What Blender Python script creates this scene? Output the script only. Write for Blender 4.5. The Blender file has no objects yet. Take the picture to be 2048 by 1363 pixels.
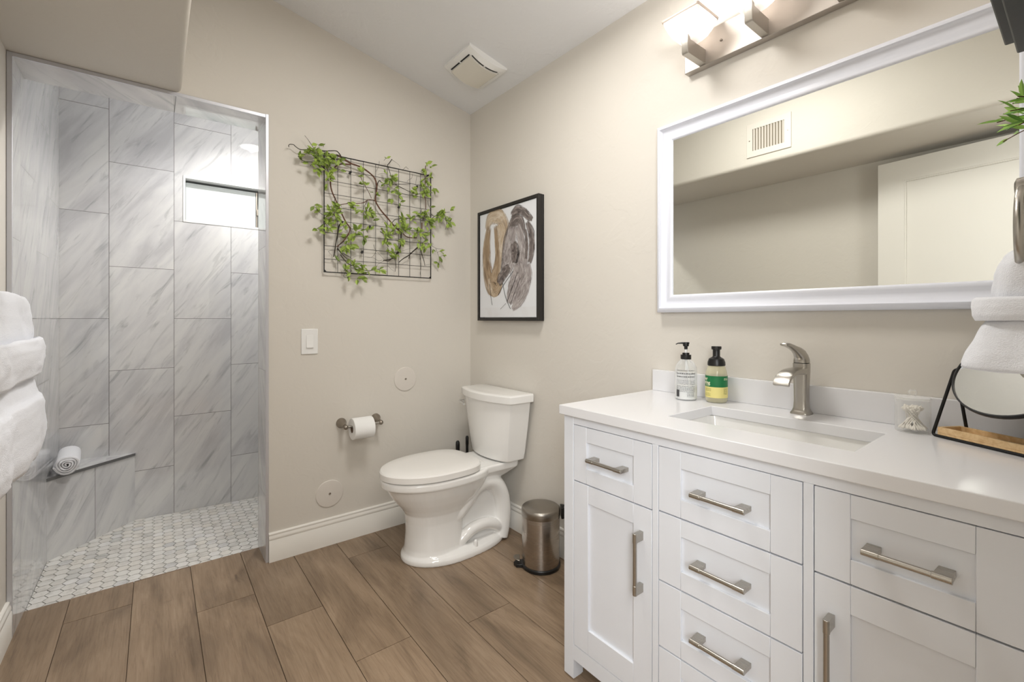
import bpy, bmesh, math, random
from math import sin, cos, pi, radians
from mathutils import Vector, Matrix, noise

scene = bpy.context.scene
COL = scene.collection
R = random.Random(7)

# ------------------------------------------------------------------ camera
cam = bpy.data.cameras.new('camera')
cam.sensor_width = 36.0
cam.lens = 911.3 / 2048 * 36
cam.shift_y = -45.0 / 2048
cam.clip_start = 0.01
co = bpy.data.objects.new('camera', cam)
COL.objects.link(co)
co.location = (-1.5562, -2.4110, 1.153)
co.rotation_euler = (radians(90), 0, radians(51.9425 - 90))
scene.camera = co

# ------------------------------------------------------------------ world, exposure
w = bpy.data.worlds.new('world'); scene.world = w; w.use_nodes = True
w.node_tree.nodes['Background'].inputs[0].default_value = (0.85, 0.92, 1, 1)
w.node_tree.nodes['Background'].inputs[1].default_value = 1.0
vs = scene.view_settings
vs.view_transform = 'Standard'; vs.look = 'None'; vs.gamma = 1.0; vs.exposure = 0.92
try: vs.use_curve_mapping = False
except Exception: pass

def area_light(name, loc, rot, sx, sy, power, col):
    l = bpy.data.lights.new(name, 'AREA'); l.shape = 'RECTANGLE'; l.size = sx; l.size_y = sy
    l.energy = power; l.color = col
    o = bpy.data.objects.new(name, l); COL.objects.link(o); o.location = loc; o.rotation_euler = rot
    return o
# two fill lights added in the unseen next room, shining in through the doorway
area_light('bedroom_fill', (-2.30, -3.25, 1.75), (radians(84), 0, radians(-48)), 0.8, 1.2, 29, (0.95, 0.975, 1.0))
area_light('bedroom_fill_east', (-.45, -3.25, 1.7), (radians(86), 0, radians(38)), 0.7, 1.2, 8, (0.95, 0.975, 1.0))
# overhead fill light added in the unseen next room, without a fixture
area_light('bedroom_top_fill', (-1.5, -3.2, 2.4), (0, 0, 0), 0.6, 0.6, 10, (1.0, 0.97, 0.93))
# unseen round fill lamp added on the sloping ceiling, above the picture
area_light('fill_ceiling_lamp_light', (-0.7288, -1.30, 2.5432), (0, radians(12), 0), 0.44, 0.44, 9.0, (1.0, 0.97, 0.93)).data.shape = 'DISK'

# ------------------------------------------------------------------ materials
def lin(c):
    return tuple(((v/255)/12.92 if v/255 <= .04045 else ((v/255+.055)/1.055)**2.4) for v in c)

def mat(name, srgb=(200,200,200), rough=0.5, metal=0.0, bump=0.0, bscale=60, bdist=0.002, spec=None, coat=0, trans=0, ior=None, alpha=1, emit=0, emit_c=None, aniso=0):
    m = bpy.data.materials.new(name); m.use_nodes = True
    nt = m.node_tree; p = nt.nodes['Principled BSDF']
    p.inputs['Base Color'].default_value = (*lin(srgb), 1)
    p.inputs['Roughness'].default_value = rough
    p.inputs['Metallic'].default_value = metal
    if spec is not None: p.inputs['Specular IOR Level'].default_value = spec
    if coat: p.inputs['Coat Weight'].default_value = coat; p.inputs['Coat Roughness'].default_value = .05
    if trans: p.inputs['Transmission Weight'].default_value = trans
    if ior: p.inputs['IOR'].default_value = ior
    if alpha < 1: p.inputs['Alpha'].default_value = alpha
    if aniso: p.inputs['Anisotropic'].default_value = aniso
    if emit:
        p.inputs['Emission Color'].default_value = (*(lin(emit_c or srgb)), 1)
        p.inputs['Emission Strength'].default_value = emit
    if bump:
        tc = nt.nodes.new('ShaderNodeTexCoord'); n = nt.nodes.new('ShaderNodeTexNoise'); b = nt.nodes.new('ShaderNodeBump')
        n.inputs['Scale'].default_value = bscale; n.inputs['Detail'].default_value = 4
        nt.links.new(tc.outputs['Object'], n.inputs['Vector']); nt.links.new(n.outputs['Fac'], b.inputs['Height'])
        b.inputs['Strength'].default_value = bump; b.inputs['Distance'].default_value = bdist
        nt.links.new(b.outputs['Normal'], p.inputs['Normal'])
    return m

class NT:
    """tiny node-graph helper"""
    def __init__(self, m): self.m = m; self.t = m.node_tree; self.p = self.t.nodes['Principled BSDF']
    def n(self, kind, **kw):
        x = self.t.nodes.new(kind)
        for k, v in kw.items(): setattr(x, k, v)
        return x
    def l(self, a, b): self.t.links.new(a, b)
    def math(self, op, a, b=None):
        x = self.n('ShaderNodeMath', operation=op)
        for i, v in enumerate((a, b)):
            if v is None: continue
            if isinstance(v, (int, float)): x.inputs[i].default_value = v
            else: self.l(v, x.inputs[i])
        return x.outputs[0]
    def comb(self, x, y, z):
        c = self.n('ShaderNodeCombineXYZ')
        for i, v in enumerate((x, y, z)):
            if isinstance(v, (int, float)): c.inputs[i].default_value = v
            else: self.l(v, c.inputs[i])
        return c.outputs[0]
    def ramp(self, fac, stops):
        r = self.n('ShaderNodeValToRGB'); e = r.color_ramp.elements
        while len(e) < len(stops): e.new(0.5)
        for i, (pos, c) in enumerate(stops):
            e[i].position = pos; e[i].color = (*lin(c), 1) if len(c) == 3 else c
        self.l(fac, r.inputs[0]); return r.outputs[0]
    def mix(self, fac, a, b, blend='MIX'):
        x = self.n('ShaderNodeMix', data_type='RGBA', blend_type=blend)
        for s, v in ((x.inputs[0], fac), (x.inputs[6], a), (x.inputs[7], b)):
            if isinstance(v, (int, float)): s.default_value = v
            elif isinstance(v, tuple): s.default_value = (*lin(v), 1)
            else: self.l(v, s)
        return x.outputs[2]
    def noise(self, vec, scale, detail=4, rough=.5, dist=0):
        x = self.n('ShaderNodeTexNoise'); x.inputs['Scale'].default_value = scale; x.inputs['Detail'].default_value = detail
        x.inputs['Roughness'].default_value = rough; x.inputs['Distortion'].default_value = dist
        self.l(vec, x.inputs['Vector']); return x.outputs['Fac']
    def bump(self, h, strength, dist):
        b = self.n('ShaderNodeBump'); b.inputs['Strength'].default_value = strength; b.inputs['Distance'].default_value = dist
        self.l(h, b.inputs['Height']); self.l(b.outputs['Normal'], self.p.inputs['Normal']); return b

def paint_mat(name, srgb, strength=.22):
    """painted drywall with a hand-trowelled, slightly lumpy texture"""
    m = mat(name, srgb, .62); g = NT(m)
    v = g.n('ShaderNodeNewGeometry').outputs['Position']
    a = g.noise(v, 9, 3, .55, .6); b = g.noise(v, 70, 3, .6)
    h = g.math('ADD', g.math('MULTIPLY', g.ramp(a, [(.47, (0,0,0)), (.56, (255,255,255))]), .6), g.math('MULTIPLY', b, .45))
    g.bump(h, strength, .0025)
    return m

def marble_mat(name, u0=None, axis='X', z0=1.1525, rough=.02, grout=True, bond=.5, row=.2946):
    """12x24 inch polished marble-look porcelain; columns run vertically in half bond"""
    m = mat(name, (200,202,205), rough, spec=.85, coat=.35); g = NT(m)
    pos = g.n('ShaderNodeNewGeometry').outputs['Position']
    s = g.n('ShaderNodeSeparateXYZ'); g.l(pos, s.inputs[0])
    if axis == 'D':                                        # along the bench front
        u = g.math('ADD', g.math('MULTIPLY', s.outputs['X'], .663), g.math('MULTIPLY', s.outputs['Y'], .748))
    elif axis == 'H':
        u = s.outputs['X']
    else: u = s.outputs[axis]
    zz = s.outputs['Y'] if axis == 'H' else s.outputs['Z']
    if u0 is None: u0 = 0
    bv = g.comb(g.math('SUBTRACT', zz, z0), g.math('SUBTRACT', u, u0), 0)
    br = g.n('ShaderNodeTexBrick'); br.offset = bond; br.offset_frequency = 2; br.squash = 1
    br.inputs['Color1'].default_value = (0,0,0,1); br.inputs['Color2'].default_value = (1,1,1,1)
    br.inputs['Mortar'].default_value = (0.5,.5,.5,1)
    br.inputs['Scale'].default_value = 1; br.inputs['Mortar Size'].default_value = .0013
    br.inputs['Mortar Smooth'].default_value = 0; br.inputs['Bias'].default_value = 0
    br.inputs['Brick Width'].default_value = .59; br.inputs['Row Height'].default_value = row
    g.l(bv, br.inputs['Vector'])
    rnd = br.outputs['Color']
    sr = g.n('ShaderNodeSeparateColor'); g.l(rnd, sr.inputs[0]); rv = sr.outputs[0]
    # coordinates turned so that the veins climb to the right
    a = radians(57)
    uu = g.math('ADD', g.math('MULTIPLY', u, cos(a)), g.math('MULTIPLY', zz, sin(a)))
    vv = g.math('SUBTRACT', g.math('MULTIPLY', zz, cos(a)), g.math('MULTIPLY', u, sin(a)))
    off = g.math('MULTIPLY', rv, 17.0)
    vec = g.comb(g.math('MULTIPLY', uu, 1.1), g.math('ADD', g.math('MULTIPLY', vv, 5.5), off), off)
    n1 = g.noise(vec, 1.5, 5, .6, .55)
    vec2 = g.comb(g.math('MULTIPLY', uu, 2.4), g.math('ADD', g.math('MULTIPLY', vv, 17), off), off)
    n2 = g.noise(vec2, 1.6, 6, .62, .9)
    big = g.ramp(n1, [(.34, (193,193,195)), (.47, (208,208,209)), (.60, (218,218,217)), (.8, (222,221,219))])
    thin = g.ramp(n2, [(.27, (186,188,192)), (.36, (228,229,230)), (.45, (255,255,255))])
    c = g.mix(.75, big, thin, 'MULTIPLY')
    if grout: c = g.mix(br.outputs['Fac'], c, (108,106,104))
    g.l(c, g.p.inputs['Base Color'])
    if grout:
        g.l(g.math('ADD', g.math('MULTIPLY', br.outputs['Fac'], .6), rough), g.p.inputs['Roughness']); g.p.inputs['Coat Roughness'].default_value = .015
    return m

def wood_plank_mat():
    m = mat('wood_look_plank', (138,112,88), .38); g = NT(m)
    geo = g.n('ShaderNodeNewGeometry'); rnd = geo.outputs['Random Per Island']
    s = g.n('ShaderNodeSeparateXYZ'); g.l(geo.outputs['Position'], s.inputs[0])
    off = g.math('MULTIPLY', rnd, 31.0)
    x = g.math('ADD', s.outputs['X'], off); y = g.math('ADD', s.outputs['Y'], g.math('MULTIPLY', off, 1.7))
    v1 = g.comb(g.math('MULTIPLY', x, 52), g.math('MULTIPLY', y, 2.6), off)
    v2 = g.comb(g.math('MULTIPLY', x, 5), g.math('MULTIPLY', y, 1.1), off)
    v3 = g.comb(g.math('MULTIPLY', x, 11), g.math('MULTIPLY', y, 5.5), off)
    grain = g.noise(v1, 2.2, 6, .66, .9); broad = g.noise(v2, 1.6, 5, .6, .8); knot = g.noise(v3, 1.0, 3, .5, 1.2)
    c = g.ramp(broad, [(.28, (118,97,73)), (.46, (147,123,95)), (.62, (162,137,108)), (.8, (172,148,119))])
    c = g.mix(.5, c, g.ramp(grain, [(.28, (140,120,102)), (.46, (222,212,200)), (.66, (255,255,255))]), 'MULTIPLY')
    c = g.mix(g.ramp(knot, [(.70, (0,0,0)), (.79, (200,200,200))]), c, (70,50,37))
    hsv = g.n('ShaderNodeHueSaturation'); g.l(c, hsv.inputs['Color'])
    g.l(g.math('ADD', g.math('MULTIPLY', rnd, .22), .92), hsv.inputs['Value']); hsv.inputs['Saturation'].default_value = .86
    g.l(hsv.outputs[0], g.p.inputs['Base Color'])
    g.bump(grain, .12, .001)
    return m

def hex_mat():
    m = mat('white_marble_hexagon', (214,212,206), .35); g = NT(m)
    geo = g.n('ShaderNodeNewGeometry'); rnd = geo.outputs['Random Per Island']
    v = g.n('ShaderNodeVectorMath', operation='ADD'); g.l(geo.outputs['Position'], v.inputs[0])
    g.l(g.comb(g.math('MULTIPLY', rnd, 40), rnd, rnd), v.inputs[1])
    n = g.noise(v.outputs[0], 14, 5, .6, 1.0)
    c = g.ramp(rnd, [(0, (206,206,203)), (.12, (222,219,213)), (.5, (231,230,226)), (.8, (228,224,216)), (.95, (233,232,230)), (1, (200,200,200))])
    c = g.mix(.8, c, g.ramp(n, [(.3, (205,203,200)), (.5, (250,249,248)), (.7, (255,255,255))]), 'MULTIPLY')
    g.l(c, g.p.inputs['Base Color'])
    return m

def terry_mat(name, srgb):
    m = mat(name, srgb, .95, spec=.1); g = NT(m)
    v = g.n('ShaderNodeTexCoord').outputs['Object']
    g.p.inputs['Sheen Weight'].default_value = .25
    h = g.math('ADD', g.noise(v, 420, 2, .7), g.math('MULTIPLY', g.noise(v, 60, 3, .6), .8))
    g.bump(h, .5, .003)
    return m

def brushed_mat(name, srgb, rough=.3, direction='Z', amount=.12):
    m = mat(name, srgb, rough, 1.0); g = NT(m)
    v = g.n('ShaderNodeTexCoord').outputs['Object']
    mp = g.n('ShaderNodeMapping'); g.l(v, mp.inputs['Vector'])
    mp.inputs['Scale'].default_value = {'Z': (500, 500, 6), 'X': (6, 500, 500), 'Y': (500, 6, 500), 'H': (6, 6, 900)}[direction]
    n = g.noise(mp.outputs[0], 1, 3, .6)
    g.l(g.math('ADD', g.math('MULTIPLY', n, amount), rough - amount/2), g.p.inputs['Roughness'])
    g.bump(n, .04, .0005)
    return m

M = {}
M['wall'] = paint_mat('beige_paint', (216,211,202))
M['ceiling'] = paint_mat('white_ceiling_paint', (233,234,236), .5)
M['trim'] = mat('white_gloss_trim', (236,233,226), .3)
M['wood'] = wood_plank_mat()
M['grout'] = mat('dark_grout', (96,80,64), .9)
M['hexgrout'] = mat('grey_grout', (84,80,70), .9)
M['hex'] = hex_mat()
M['marble_back'] = marble_mat('marble_tile_back', -1.7616, 'X')
M['marble_left'] = marble_mat('marble_tile_left', 1.0131, 'Y')
M['marble_jamb'] = marble_mat('marble_tile_jamb', -.1, 'Y', 1.2)
M['marble_head'] = marble_mat('marble_tile_header', -1.487, 'H', .3, bond=0, row=.59)
M['marble_bench'] = marble_mat('marble_tile_bench', -.866, 'D', -.05, bond=0)
M['marble_top'] = marble_mat('marble_bench_top', 0, 'H', 0, .12, False)
M['alu'] = mat('satin_aluminium', (205,206,212), .38, .55)
M['frost'] = mat('frosted_window_glass', (206,212,210), .5, emit=.03, emit_c=(226,236,235))
M['white'] = mat('white_vinyl', (224,225,224), .35)
M['dark'] = mat('dark_gap', (40,40,40), .8)
M['vanity'] = mat('white_painted_wood', (231,234,240), .38)
M['quartz'] = mat('white_quartz', (228,228,230), .22, bump=.02, bscale=300)
M['porcelain'] = mat('white_porcelain', (240,239,236), .07, coat=.4)
M['plastic_w'] = mat('white_plastic', (238,238,236), .3)
M['seat'] = mat('white_seat_plastic', (238,236,232), .2)
M['plate_b'] = mat('beige_painted_cover', (219,213,205), .5)
M['nickel'] = brushed_mat('brushed_nickel', (180,176,169), .3)
M['nickel_y'] = brushed_mat('brushed_nickel_bar', (180,175,167), .28, 'Y')
M['nickel_plate'] = brushed_mat('brushed_nickel_plate', (186,180,173), .5, 'Y')
M['nickel_d'] = brushed_mat('aged_nickel', (154,146,136), .36)
M['steel'] = brushed_mat('brushed_steel', (176,168,160), .26, 'H', .1)
M['steel_lid'] = brushed_mat('brushed_steel_lid', (160,154,146), .34, 'X', .1)
M['chrome'] = mat('chrome', (225,225,225), .08, 1)
M['black'] = mat('black_plastic', (18,18,18), .35)
M['blackmetal'] = mat('black_metal', (22,21,21), .4, .3)
M['frame'] = mat('black_wood_frame', (32,29,27), .45, bump=.1, bscale=90)
M['mirror'] = mat('mirror_silver', (236,238,234), .0, 1)
M['mframe'] = mat('white_lacquer_frame', (233,236,246), .32)
M['terry'] = terry_mat('white_terry', (238,240,246))
M['terry2'] = terry_mat('white_terry_roll', (235,236,240))
M['paper'] = mat('tissue_paper', (240,240,238), .9, bump=.15, bscale=200)
M['card'] = mat('cardboard', (120,98,80), .9)
M['oak'] = None
M['leafstem'] = mat('brown_vine', (98,66,50), .75, bump=.4, bscale=150)
M['darkstem'] = mat('dark_twig', (52,46,36), .8, bump=.3, bscale=150)
M['shelf'] = mat('charcoal_wood', (52,54,55), .45, bump=.08, bscale=80)
M['bulb'] = mat('lit_bulb', (255,240,220), .5, emit=4, emit_c=(255,236,214))
M['canlens'] = mat('lit_lens', (255,255,250), .5, emit=6, emit_c=(255,252,245))
M['fill_lamp_lens'] = mat('lit_fill_diffuser', (250,248,244), .5, emit=1.2, emit_c=(255,250,242))  # glowing face of the added ceiling fill lamp
M['glass'] = mat('clear_glass', (250,252,252), .02, trans=1, ior=1.45)

def oak_mat():
    m = mat('light_oak', (222,188,140), .5); g = NT(m)
    v = g.n('ShaderNodeTexCoord').outputs['Object']
    mp = g.n('ShaderNodeMapping'); mp.inputs['Rotation'].default_value = (0,0,radians(-61.3)); mp.inputs['Scale'].default_value = (4, 60, 60)
    g.l(v, mp.inputs['Vector']); n = g.noise(mp.outputs[0], 1.5, 4, .6, .5)
    g.l(g.ramp(n, [(.3, (206,168,120)), (.55, (226,194,146)), (.75, (232,204,160))]), g.p.inputs['Base Color'])
    return m
M['oak'] = oak_mat()

def leaf_mat(name, dark, light):
    m = mat(name, light, .45); g = NT(m)
    rnd = g.n('ShaderNodeNewGeometry').outputs['Random Per Island']
    c = g.ramp(rnd, [(0, dark), (.45, light), (1, tuple(min(255, int(v*1.12)) for v in light))])
    g.l(c, g.p.inputs['Base Color'])
    tr = g.n('ShaderNodeBsdfTranslucent'); g.l(c, tr.inputs['Color'])
    ms = g.n('ShaderNodeMixShader'); ms.inputs[0].default_value = .2
    out = g.t.nodes['Material Output']
    g.l(g.p.outputs[0], ms.inputs[1]); g.l(tr.outputs[0], ms.inputs[2]); g.l(ms.outputs[0], out.inputs['Surface'])
    return m
M['leaf'] = leaf_mat('vine_leaf', (94,116,46), (156,178,84))
M['leaf2'] = leaf_mat('fern_leaf', (96,146,74), (172,212,112))

def shade_mat():
    m = bpy.data.materials.new('frosted_lamp_glass'); m.use_nodes = True; t = m.node_tree
    for n in list(t.nodes): t.nodes.remove(n)
    out = t.nodes.new('ShaderNodeOutputMaterial'); tr = t.nodes.new('ShaderNodeBsdfTranslucent'); df = t.nodes.new('ShaderNodeBsdfDiffuse')
    em = t.nodes.new('ShaderNodeEmission'); em.inputs[0].default_value = (1,.9,.82,1); em.inputs[1].default_value = .05
    tr.inputs[0].default_value = (.34,.315,.295,1); df.inputs[0].default_value = (.4,.38,.36,1)
    mx = t.nodes.new('ShaderNodeMixShader'); mx.inputs[0].default_value = .25
    ad = t.nodes.new('ShaderNodeAddShader')
    t.links.new(tr.outputs[0], mx.inputs[1]); t.links.new(df.outputs[0], mx.inputs[2])
    t.links.new(mx.outputs[0], ad.inputs[0]); t.links.new(em.outputs[0], ad.inputs[1]); t.links.new(ad.outputs[0], out.inputs[0])
    return m
M['shade'] = shade_mat()

def clear_mat(name, tint, transp):
    """clear plastic as thin tinted film: part see-through, part glossy"""
    m = bpy.data.materials.new(name); m.use_nodes = True; t = m.node_tree
    p = t.nodes['Principled BSDF']; p.inputs['Base Color'].default_value = (*lin(tint), 1); p.inputs['Roughness'].default_value = .08
    tp = t.nodes.new('ShaderNodeBsdfTransparent'); tp.inputs[0].default_value = (*lin(tint), 1)
    mx = t.nodes.new('ShaderNodeMixShader')
    lw = t.nodes.new('ShaderNodeLayerWeight'); lw.inputs['Blend'].default_value = .35
    mr = t.nodes.new('ShaderNodeMapRange'); mr.inputs['To Min'].default_value = 1 - transp; mr.inputs['To Max'].default_value = min(1, 1 - transp + .5)
    t.links.new(lw.outputs['Facing'], mr.inputs['Value']); t.links.new(mr.outputs[0], mx.inputs[0])
    t.links.new(tp.outputs[0], mx.inputs[1]); t.links.new(p.outputs[0], mx.inputs[2])
    t.links.new(mx.outputs[0], t.nodes['Material Output'].inputs[0])
    return m
M['clear'] = clear_mat('clear_plastic', (250,251,251), .86)
M['acrylic'] = clear_mat('clear_acrylic', (253,253,252), .93)
M['clear_y'] = clear_mat('soap_tinted_plastic', (238,234,208), .6)

# ------------------------------------------------------------------ mesh helpers
LOC = {}
def thing(name, label, cat, loc=(0,0,0), group=None):
    o = bpy.data.objects.new(name, None); COL.objects.link(o); o.empty_display_size = .05
    o.location = loc; LOC[o] = Vector(loc); o['label'] = label; o['category'] = cat
    if group: o['group'] = group
    return o

def obj(name, bm, m, parent=None, label=None, sharp=35, bevel=0, seg=2, smooth=True, fixn=True):
    if fixn: bmesh.ops.recalc_face_normals(bm, faces=bm.faces)
    base = LOC.get(parent, Vector((0,0,0))) if parent else Vector((0,0,0))
    if parent: bmesh.ops.translate(bm, vec=-base, verts=bm.verts)
    me = bpy.data.meshes.new(name); bm.to_mesh(me); bm.free()
    for mm in (m if isinstance(m, (list, tuple)) else [m]): me.materials.append(mm)
    if smooth:
        for p in me.polygons: p.use_smooth = True
        me.set_sharp_from_angle(angle=radians(sharp))
    o = bpy.data.objects.new(name, me); COL.objects.link(o)
    if parent: o.parent = parent; LOC[o] = base
    if label: o['label'] = label
    if bevel:
        b = o.modifiers.new('bevel', 'BEVEL'); b.width = bevel; b.segments = seg; b.limit_method = 'ANGLE'; b.angle_limit = radians(40)
    return o

def tag(o, label, cat, group=None):
    o['label'] = label; o['category'] = cat
    if group: o['group'] = group
    return o

def struct(name, bm, m, parent=None, **kw):
    o = obj(name, bm, m, parent, **kw)
    if not parent: o['kind'] = 'structure'
    return o

def B(): return bmesh.new()

def box(bm, x0, x1, y0, y1, z0, z1, mi=0):
    v = [bm.verts.new(p) for p in ((x0,y0,z0),(x1,y0,z0),(x1,y1,z0),(x0,y1,z0),(x0,y0,z1),(x1,y0,z1),(x1,y1,z1),(x0,y1,z1))]
    for f in ((0,3,2,1),(4,5,6,7),(0,1,5,4),(1,2,6,5),(2,3,7,6),(3,0,4,7)):
        bm.faces.new([v[i] for i in f]).material_index = mi
    return bm

def prism(bm, pts, vec, mi=0):
    """closed polygon pts (3D) swept along vec"""
    a = [bm.verts.new(p) for p in pts]; b = [bm.verts.new(Vector(p) + Vector(vec)) for p in pts]
    n = len(a)
    bm.faces.new(a).material_index = mi; bm.faces.new(b[::-1]).material_index = mi
    for i in range(n): bm.faces.new((a[i], b[i], b[(i+1) % n], a[(i+1) % n])).material_index = mi
    return bm

def loft(bm, rings, cap0=True, cap1=True, closed=True, mi=0):
    vr = [[bm.verts.new(p) for p in r] for r in rings]
    n = len(vr[0])
    for a, b in zip(vr, vr[1:]):
        for i in range(n if closed else n - 1):
            j = (i + 1) % n
            bm.faces.new((a[i], a[j], b[j], b[i])).material_index = mi
    if closed:
        if cap0: bm.faces.new(vr[0][::-1]).material_index = mi
        if cap1: bm.faces.new(vr[-1]).material_index = mi
    return vr

def lathe(bm, prof, c=(0,0), n=32, cap0=True, cap1=True, mi=0):
    return loft(bm, [[(c[0]+r*cos(2*pi*i/n), c[1]+r*sin(2*pi*i/n), z) for i in range(n)] for r, z in prof], cap0, cap1, mi=mi)

def tube(bm, pts, r, n=10, cap=True, flat=None, up=None, mi=0):
    """round (or flattened) tube through pts; r may be a list"""
    pts = [Vector(p) for p in pts]; k = len(pts)
    rr = r if isinstance(r, (list, tuple)) else [r]*k
    rings = []; prev = None
    for i, p in enumerate(pts):
        d = (pts[min(i+1, k-1)] - pts[max(i-1, 0)]).normalized()
        if prev is None:
            u = Vector(up) if up else (Vector((0,0,1)) if abs(d.z) < .9 else Vector((1,0,0)))
        else: u = prev
        u = (u - d*u.dot(d)).normalized(); prev = u; s = d.cross(u)
        f = flat if flat else 1
        rings.append([p + u*(rr[i]*f*sin(2*pi*j/n)) + s*(rr[i]*cos(2*pi*j/n)) for j in range(n)])
    return loft(bm, rings, cap, cap, mi=mi)

def smooth_path(pts, n=6):
    """Catmull-Rom through pts"""
    P = [Vector(p) for p in pts]; out = []
    for i in range(len(P)-1):
        p0, p1, p2, p3 = P[max(i-1,0)], P[i], P[i+1], P[min(i+2, len(P)-1)]
        for k in range(n):
            t = k/n
            out.append(.5*((2*p1)+(p2-p0)*t+(2*p0-5*p1+4*p2-p3)*t*t+(3*p1-p0-3*p2+p3)*t**3))
    out.append(P[-1]); return out

def ball(bm, c, r, n=12, sz=1, mi=0):
    k = n//2
    prof = [(r*sin(pi*i/k), c[2]-r*sz*cos(pi*i/k)) for i in range(1, k)]
    lathe(bm, prof, (c[0], c[1]), n, mi=mi)

def copy_tree(o, parent=None):
    c = o.copy(); COL.objects.link(c)
    if parent: c.parent = parent
    for ch in o.children: copy_tree(ch, c)
    return c

# ================================================================== THE ROOM
XL, XR, YB, YF = -1.978, 0.0, 0.0, -2.43          # left wall, mirror wall, back wall, front wall (behind the camera)
OPX0, OPX1, OPZ = -1.978, -1.1342, 2.1157          # shower opening in the back wall
def ceil_z(x): return 2.43 - .2135*x

# floor: separate planks on a grout bed
b = B(); box(b, -2.4, .12, -4.6, .186, -.06, -.004)
x0, wd = -1.831, .2012
joints = {-1: -.7, 0: -.013, 1: -1.02, 2: -.243, 3: -.502, 4: -.882, 5: -1.40, 6: -.949, 7: -.36, 8: -.72}
for k in range(-3, 10):
    j = joints.get(k, -.4*k % 1.2)
    xa, xb = x0 + k*wd + .0012, x0 + (k+1)*wd - .0012
    if xa > .05: continue
    y = j + 1.2*3
    while y > -4.6:
        ya, yb = max(y - 1.2 + .0012, -4.6), min(y - .0012, .186)
        if yb > ya: box(b, max(xa, -2.4), min(xb, .12), ya, yb, -.004, 0, 1)
        y -= 1.2
struct('floor', b, [M['grout'], M['wood']], smooth=False)

# shower floor: two-inch hexagons on a gently falling bed
def fz(x, y):                                       # falls towards the far right
    t = max(0, min(1, (y-.19)/.82)); s = max(0, (x+1.963)/.95)
    return -.0045 - .026*t*s
b = B()
vs_ = [b.verts.new((x, y, fz(x, y) - .0025)) for (x, y) in ((-1.963,.186),(-.85,.186),(-.85,1.0131),(-1.963,1.0131))]
b.faces.new(vs_)
vs2 = [b.verts.new((v.co.x, v.co.y, -.06)) for v in vs_]
for i in range(4): b.faces.new((vs_[i], vs2[i], vs2[(i+1)%4], vs_[(i+1)%4]))
ph, dx = .0514, .0436; L2 = .0273; F2 = .0137; Hh = ph/2 - .0016
import itertools
def clip(poly, ax, lim, keep_gt):
    out = []
    for i in range(len(poly)):
        p, q = poly[i], poly[(i+1) % len(poly)]
        pi_, qi = (p[ax] > lim) == keep_gt, (q[ax] > lim) == keep_gt
        if pi_: out.append(p)
        if pi_ != qi:
            t = (lim-p[ax])/(q[ax]-p[ax]); out.append((p[0]+(q[0]-p[0])*t, p[1]+(q[1]-p[1])*t))
    return out
for i in range(-2, 27):
    for j in range(-9, 10):
        cx_ = -1.9207 + .0287 + i*dx; cy_ = .6 + j*ph + (ph/2 if i % 2 else 0)
        poly = [(cx_-L2, cy_), (cx_-F2, cy_-Hh), (cx_+F2, cy_-Hh), (cx_+L2, cy_), (cx_+F2, cy_+Hh), (cx_-F2, cy_+Hh)]
        for ax, lim, g in ((0,-1.962,True),(0,-.852,False),(1,.188,True),(1,1.012,False)):
            poly = clip(poly, ax, lim, g)
            if len(poly) < 3: break
        if len(poly) < 3: continue
        top = [b.verts.new((px, py, fz(px, py))) for px, py in poly]
        bot = [b.verts.new((px, py, fz(px, py) - .0025)) for px, py in poly]
        b.faces.new(top).material_index = 1
        for q in range(len(top)): b.faces.new((bot[q], bot[(q+1)%len(top)], top[(q+1)%len(top)], top[q])).material_index = 1
struct('floor_shower', b, [M['hexgrout'], M['hex']], smooth=False)

# walls
b = B(); box(b, OPX1, .12, 0, .186, -.06, 2.95); box(b, -2.1, OPX1, 0, .186, OPZ, 2.95)
struct('wall_back', b, M['wall'], smooth=False)
b = B(); box(b, 0, .12, -2.55, 0, -.06, 2.6); struct('wall_right', b, M['wall'], smooth=False)
b = B(); box(b, -2.1, XL, -2.55, 0.186, -.06, 2.95); struct('wall_left', b, M['wall'], smooth=False)
DX0, DX1, DZ = -1.80, -1.03, 2.09                   # doorway in the front wall
b = B(); box(b, DX1, .12, YF-.12, YF, -.06, 2.95); box(b, -2.1, DX0, YF-.12, YF, -.06, 2.95); box(b, DX0, DX1, YF-.12, YF, DZ, 2.95)
struct('wall_front', b, M['wall'], smooth=False)
# the next room, only there for its light and its reflections
b = B(); box(b, -2.5, -2.4, -4.7, -2.55, -.06, 2.6); box(b, .1, .2, -4.7, -2.55, -.06, 2.6); box(b, -2.5, .2, -4.7, -4.6, -.06, 2.6)
struct('wall_bedroom', b, M['wall'], smooth=False)
b = B(); box(b, -2.5, .2, -4.7, -2.55, 2.55, 2.65); struct('ceiling_bedroom', b, M['ceiling'], smooth=False)

# sloping ceiling
b = B(); prism(b, [(.12, -2.55, ceil_z(.12)), (-2.1, -2.55, ceil_z(-2.1)), (-2.1, -2.55, ceil_z(-2.1)+.1), (.12, -2.55, ceil_z(.12)+.1)], (0, 2.736, 0))
struct('ceiling', b, M['ceiling'], smooth=False)
# dropped soffit along the left wall, with the rounded drywall corner
pr = [(XL, OPZ+.0005)]
for i in range(0, 7):
    a = radians(-90 + 15*i); pr.append((-1.492+.024*cos(a), OPZ+.0245+.024*sin(a)))
pr += [(-1.468, ceil_z(-1.468)+.02), (XL, ceil_z(XL)+.02)]
b = B(); prism(b, [(x, YF, z) for x, z in pr], (0, -YF, 0))
struct('ceiling_soffit', b, M['wall'], sharp=40)

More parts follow.
